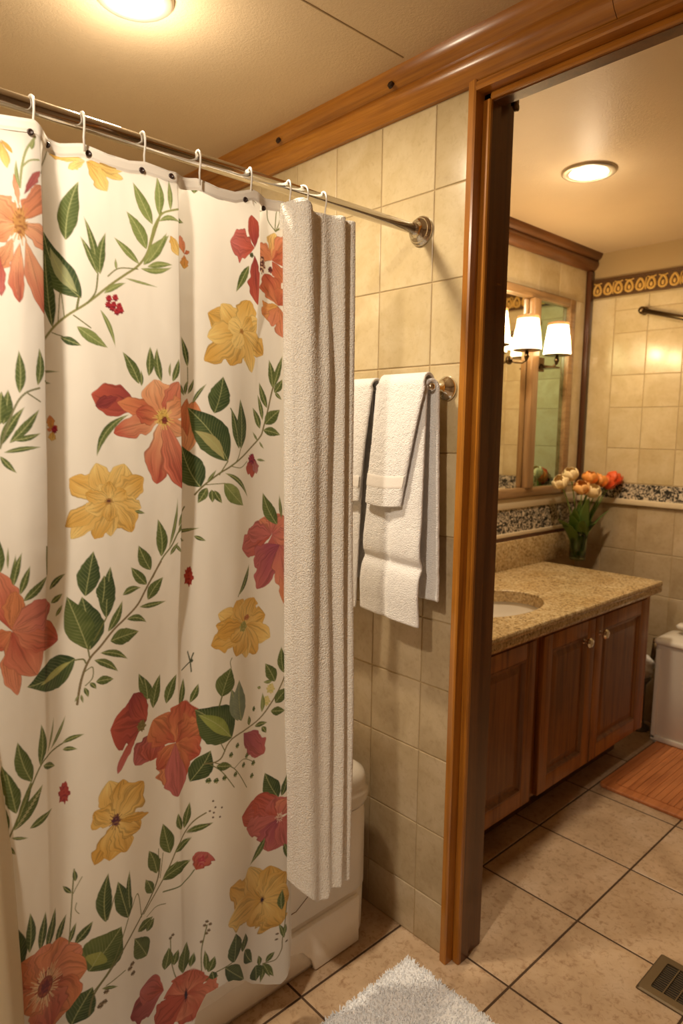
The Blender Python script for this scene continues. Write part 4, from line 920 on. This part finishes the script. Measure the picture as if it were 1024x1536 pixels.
for k_, ((fx_, fy, fz), colname) in enumerate(FL):
    t = empty('tulip', (vx, vy, vz+.02), fl_lab[k_], 'flower', 'tulips in the vase')
    bx_, by_ = vx+random.uniform(-.015,.015), vy+random.uniform(-.015,.015)
    p0 = Vector((bx_, by_, vz+.02)); p2 = Vector((fx_, fy, fz-.03)); p1 = Vector((vx+(fx_-vx)*.35, vy+(fy-vy)*.3, vz+.26))
    pts = [p0*(1-s_)**2+p1*2*s_*(1-s_)+p2*s_*s_ for s_ in [i/10 for i in range(11)]]
    part('stem', tube(pts, .0032, 8), stem_m, t, smooth=True)
    d = (p2-p1).normalized(); _, u_, w_2 = frame_of(d); PV, PF = [], []
    for j in range(6):
        a = j*PI/3; rr = .036 if j % 2 else .029; ax_ = u_*math.cos(a)+w_2*math.sin(a); tg = d.cross(ax_)
        def pf(u, v):
            wdt = .033*math.sin(PI*min(1, .10+v*.88))**.7; rad = rr*math.sin(PI*(.12+.62*v))*1.05; s2 = (u-.5)*2
            return p2 + d*(v*.066-.004) + ax_*(rad-.006*s2*s2+.003) + tg*(s2*wdt)
        gv, gf = grid(pf, 6, 9); n = len(PV); PV += gv; PF += [tuple(i+n for i in q_) for q_ in gf]
    o = part('blossom', (PV, PF), pm[colname], t, smooth=True); sm = o.modifiers.new('thick', 'SOLIDIFY'); sm.thickness = .0008
    for lf_i in range(3):
        a = random.uniform(0, 6.28); d2 = Vector((max(-.05, (fx_-vx)*.8+.05*math.cos(a)), min(.08, (fy-vy)*.8+.05*math.sin(a)), .0)); 
        LP = [Vector((bx_, by_, vz+.05)), Vector((vx, vy, vz+.05))+d2*.3+Vector((0,0,.15)), Vector((vx, vy, vz+.05))+d2*1.0+Vector((0,0,random.uniform(.12,.34)))]
        sd = Vector((-d2.y, d2.x, 0)).normalized() if d2.length > .01 else Vector((1,0,0))
        def lf(u, v):
            c_ = LP[0]*(1-v)**2+LP[1]*2*v*(1-v)+LP[2]*v*v; w0 = .033*math.sin(PI*min(1, .08+.92*v))**.8; return c_+sd*((u-.5)*2*w0)+Vector((0,0,-.003*abs(u-.5)))
        o = part('leaf', grid(lf, 4, 14), leaf_m, t, smooth=True); sm = o.modifiers.new('thick', 'SOLIDIFY'); sm.thickness = .0010

# ------------------------------------------------------------------ white bin and things behind it
bn = empty('waste_bin', (-1.2, 3.5, 0), 'tall white rectangular bin with a knobbed lid, cut by the right edge', 'bin')
bx0, bx1, by0, by1 = -1.322, -1.00, 3.375, 3.585
L = [rrect(bx0+i, bx1-i, by0+i, by1-i, .03, z, 6) for i, z in ((.012,.002),(.006,.01),(.004,.30),(.0,.50),(0,.515))]
part('body', loft(L, True, True), porcelain, bn, smooth=True)
fr_ = [[(bx0+.03, by0-.001, .05), (bx1-.03, by0-.001, .05), (bx1-.03, by0-.001, .49), (bx0+.03, by0-.001, .49)]]
rim_ = join(box(bx0+.012, bx0+.034, by0-.003, by0+.02, .03, .49), box(bx0+.012, bx1-.012, by0-.003, by0+.02, .02, .045), box(bx1-.034, bx1-.012, by0-.003, by0+.02, .03, .49))
part('panel_rim', rim_, porcelain, bn, .003)
L = [rrect(bx0+i, bx1-i, by0+i, by1-i, .03, z, 6) for i, z in ((-.006,.5155),(-.010,.522),(-.006,.535),(.02,.552),(.06,.560))]
part('lid', loft(L, True, True), porcelain, bn, smooth=True)
L = [rrect(-1.255+i, -1.09-i, 3.45+i, 3.52-i, .02, z, 5) for i, z in ((.03,.560),(.025,.585),(.0,.592),(-.004,.604),(.006,.614))]
part('handle', loft(L, True, True), porcelain, bn, smooth=True)
# white cloth bundle on a low dark stand behind the bin
st = empty('scale_stand', (-1.425, 3.50, 0), 'low grey stand on the floor between cabinet and white bin', 'stand')
part('base', lathe((-1.425, 3.50, .001), (0,0,1), [(0,.055),(.012,.055),(.02,.03),(.06,.022),(.24,.025),(.27,.045),(.28,.05)], 24), plain('grey_metal', (.25,.22,.18), .35, .5), st, smooth=True)
part('bracket', tube([(-1.425,3.53,.27),(-1.40,3.565,.38),(-1.385,3.57,.48)], [.012,.012,.02], 10), bronze, st, smooth=True)
V, F = sph((-1.415, 3.49, .345), .052, .052, .060, 28, 18)
V = [(x+.008*math.sin(z*90+y*70), y+.006*math.cos(x*90+z*50), z+.006*math.sin(x*70+y*80)) for x, y, z in V]
o = obj('cloth_bundle', (V, F), terry_white, smooth=True); tag(o, 'crumpled white cloth on the grey stand beside the cabinet', 'cloth')

# slanted bar on the far wall
gb = empty('grab_bar', (-1.58, 3.6, 2.19), 'dark bronze bar with ball end fixed high on the far tiled wall', 'bar')
part('mount', join(sph((-1.585, 3.585, 2.187), .020, .020, .020, 18, 12), lathe((-1.585, 3.618, 2.187), (0,-1,0), [(0,.022),(.006,.022),(.03,.010)], 20)), bronze, gb, smooth=True)
part('tube', tube([(-1.585, 3.585, 2.187), (-1.10, 3.585, 2.045)], .0125, 16), bronze, gb, smooth=True)
part('mount', join(sph((-1.10, 3.585, 2.045), .020, .020, .020, 18, 12), lathe((-1.10, 3.618, 2.045), (0,-1,0), [(0,.022),(.006,.022),(.03,.010)], 20)), bronze, gb, smooth=True)

# ------------------------------------------------------------------ world, view
w = bpy.data.worlds.new('world'); bpy.context.scene.world = w; w.use_nodes = True
w.node_tree.nodes['Background'].inputs[0].default_value = (1, .8, .55, 1); w.node_tree.nodes['Background'].inputs[1].default_value = .02
sc = bpy.context.scene
sc.view_settings.view_transform = 'Standard'; sc.view_settings.look = 'None'; sc.view_settings.exposure = 0; sc.view_settings.gamma = 1; sc.view_settings.use_curve_mapping = False
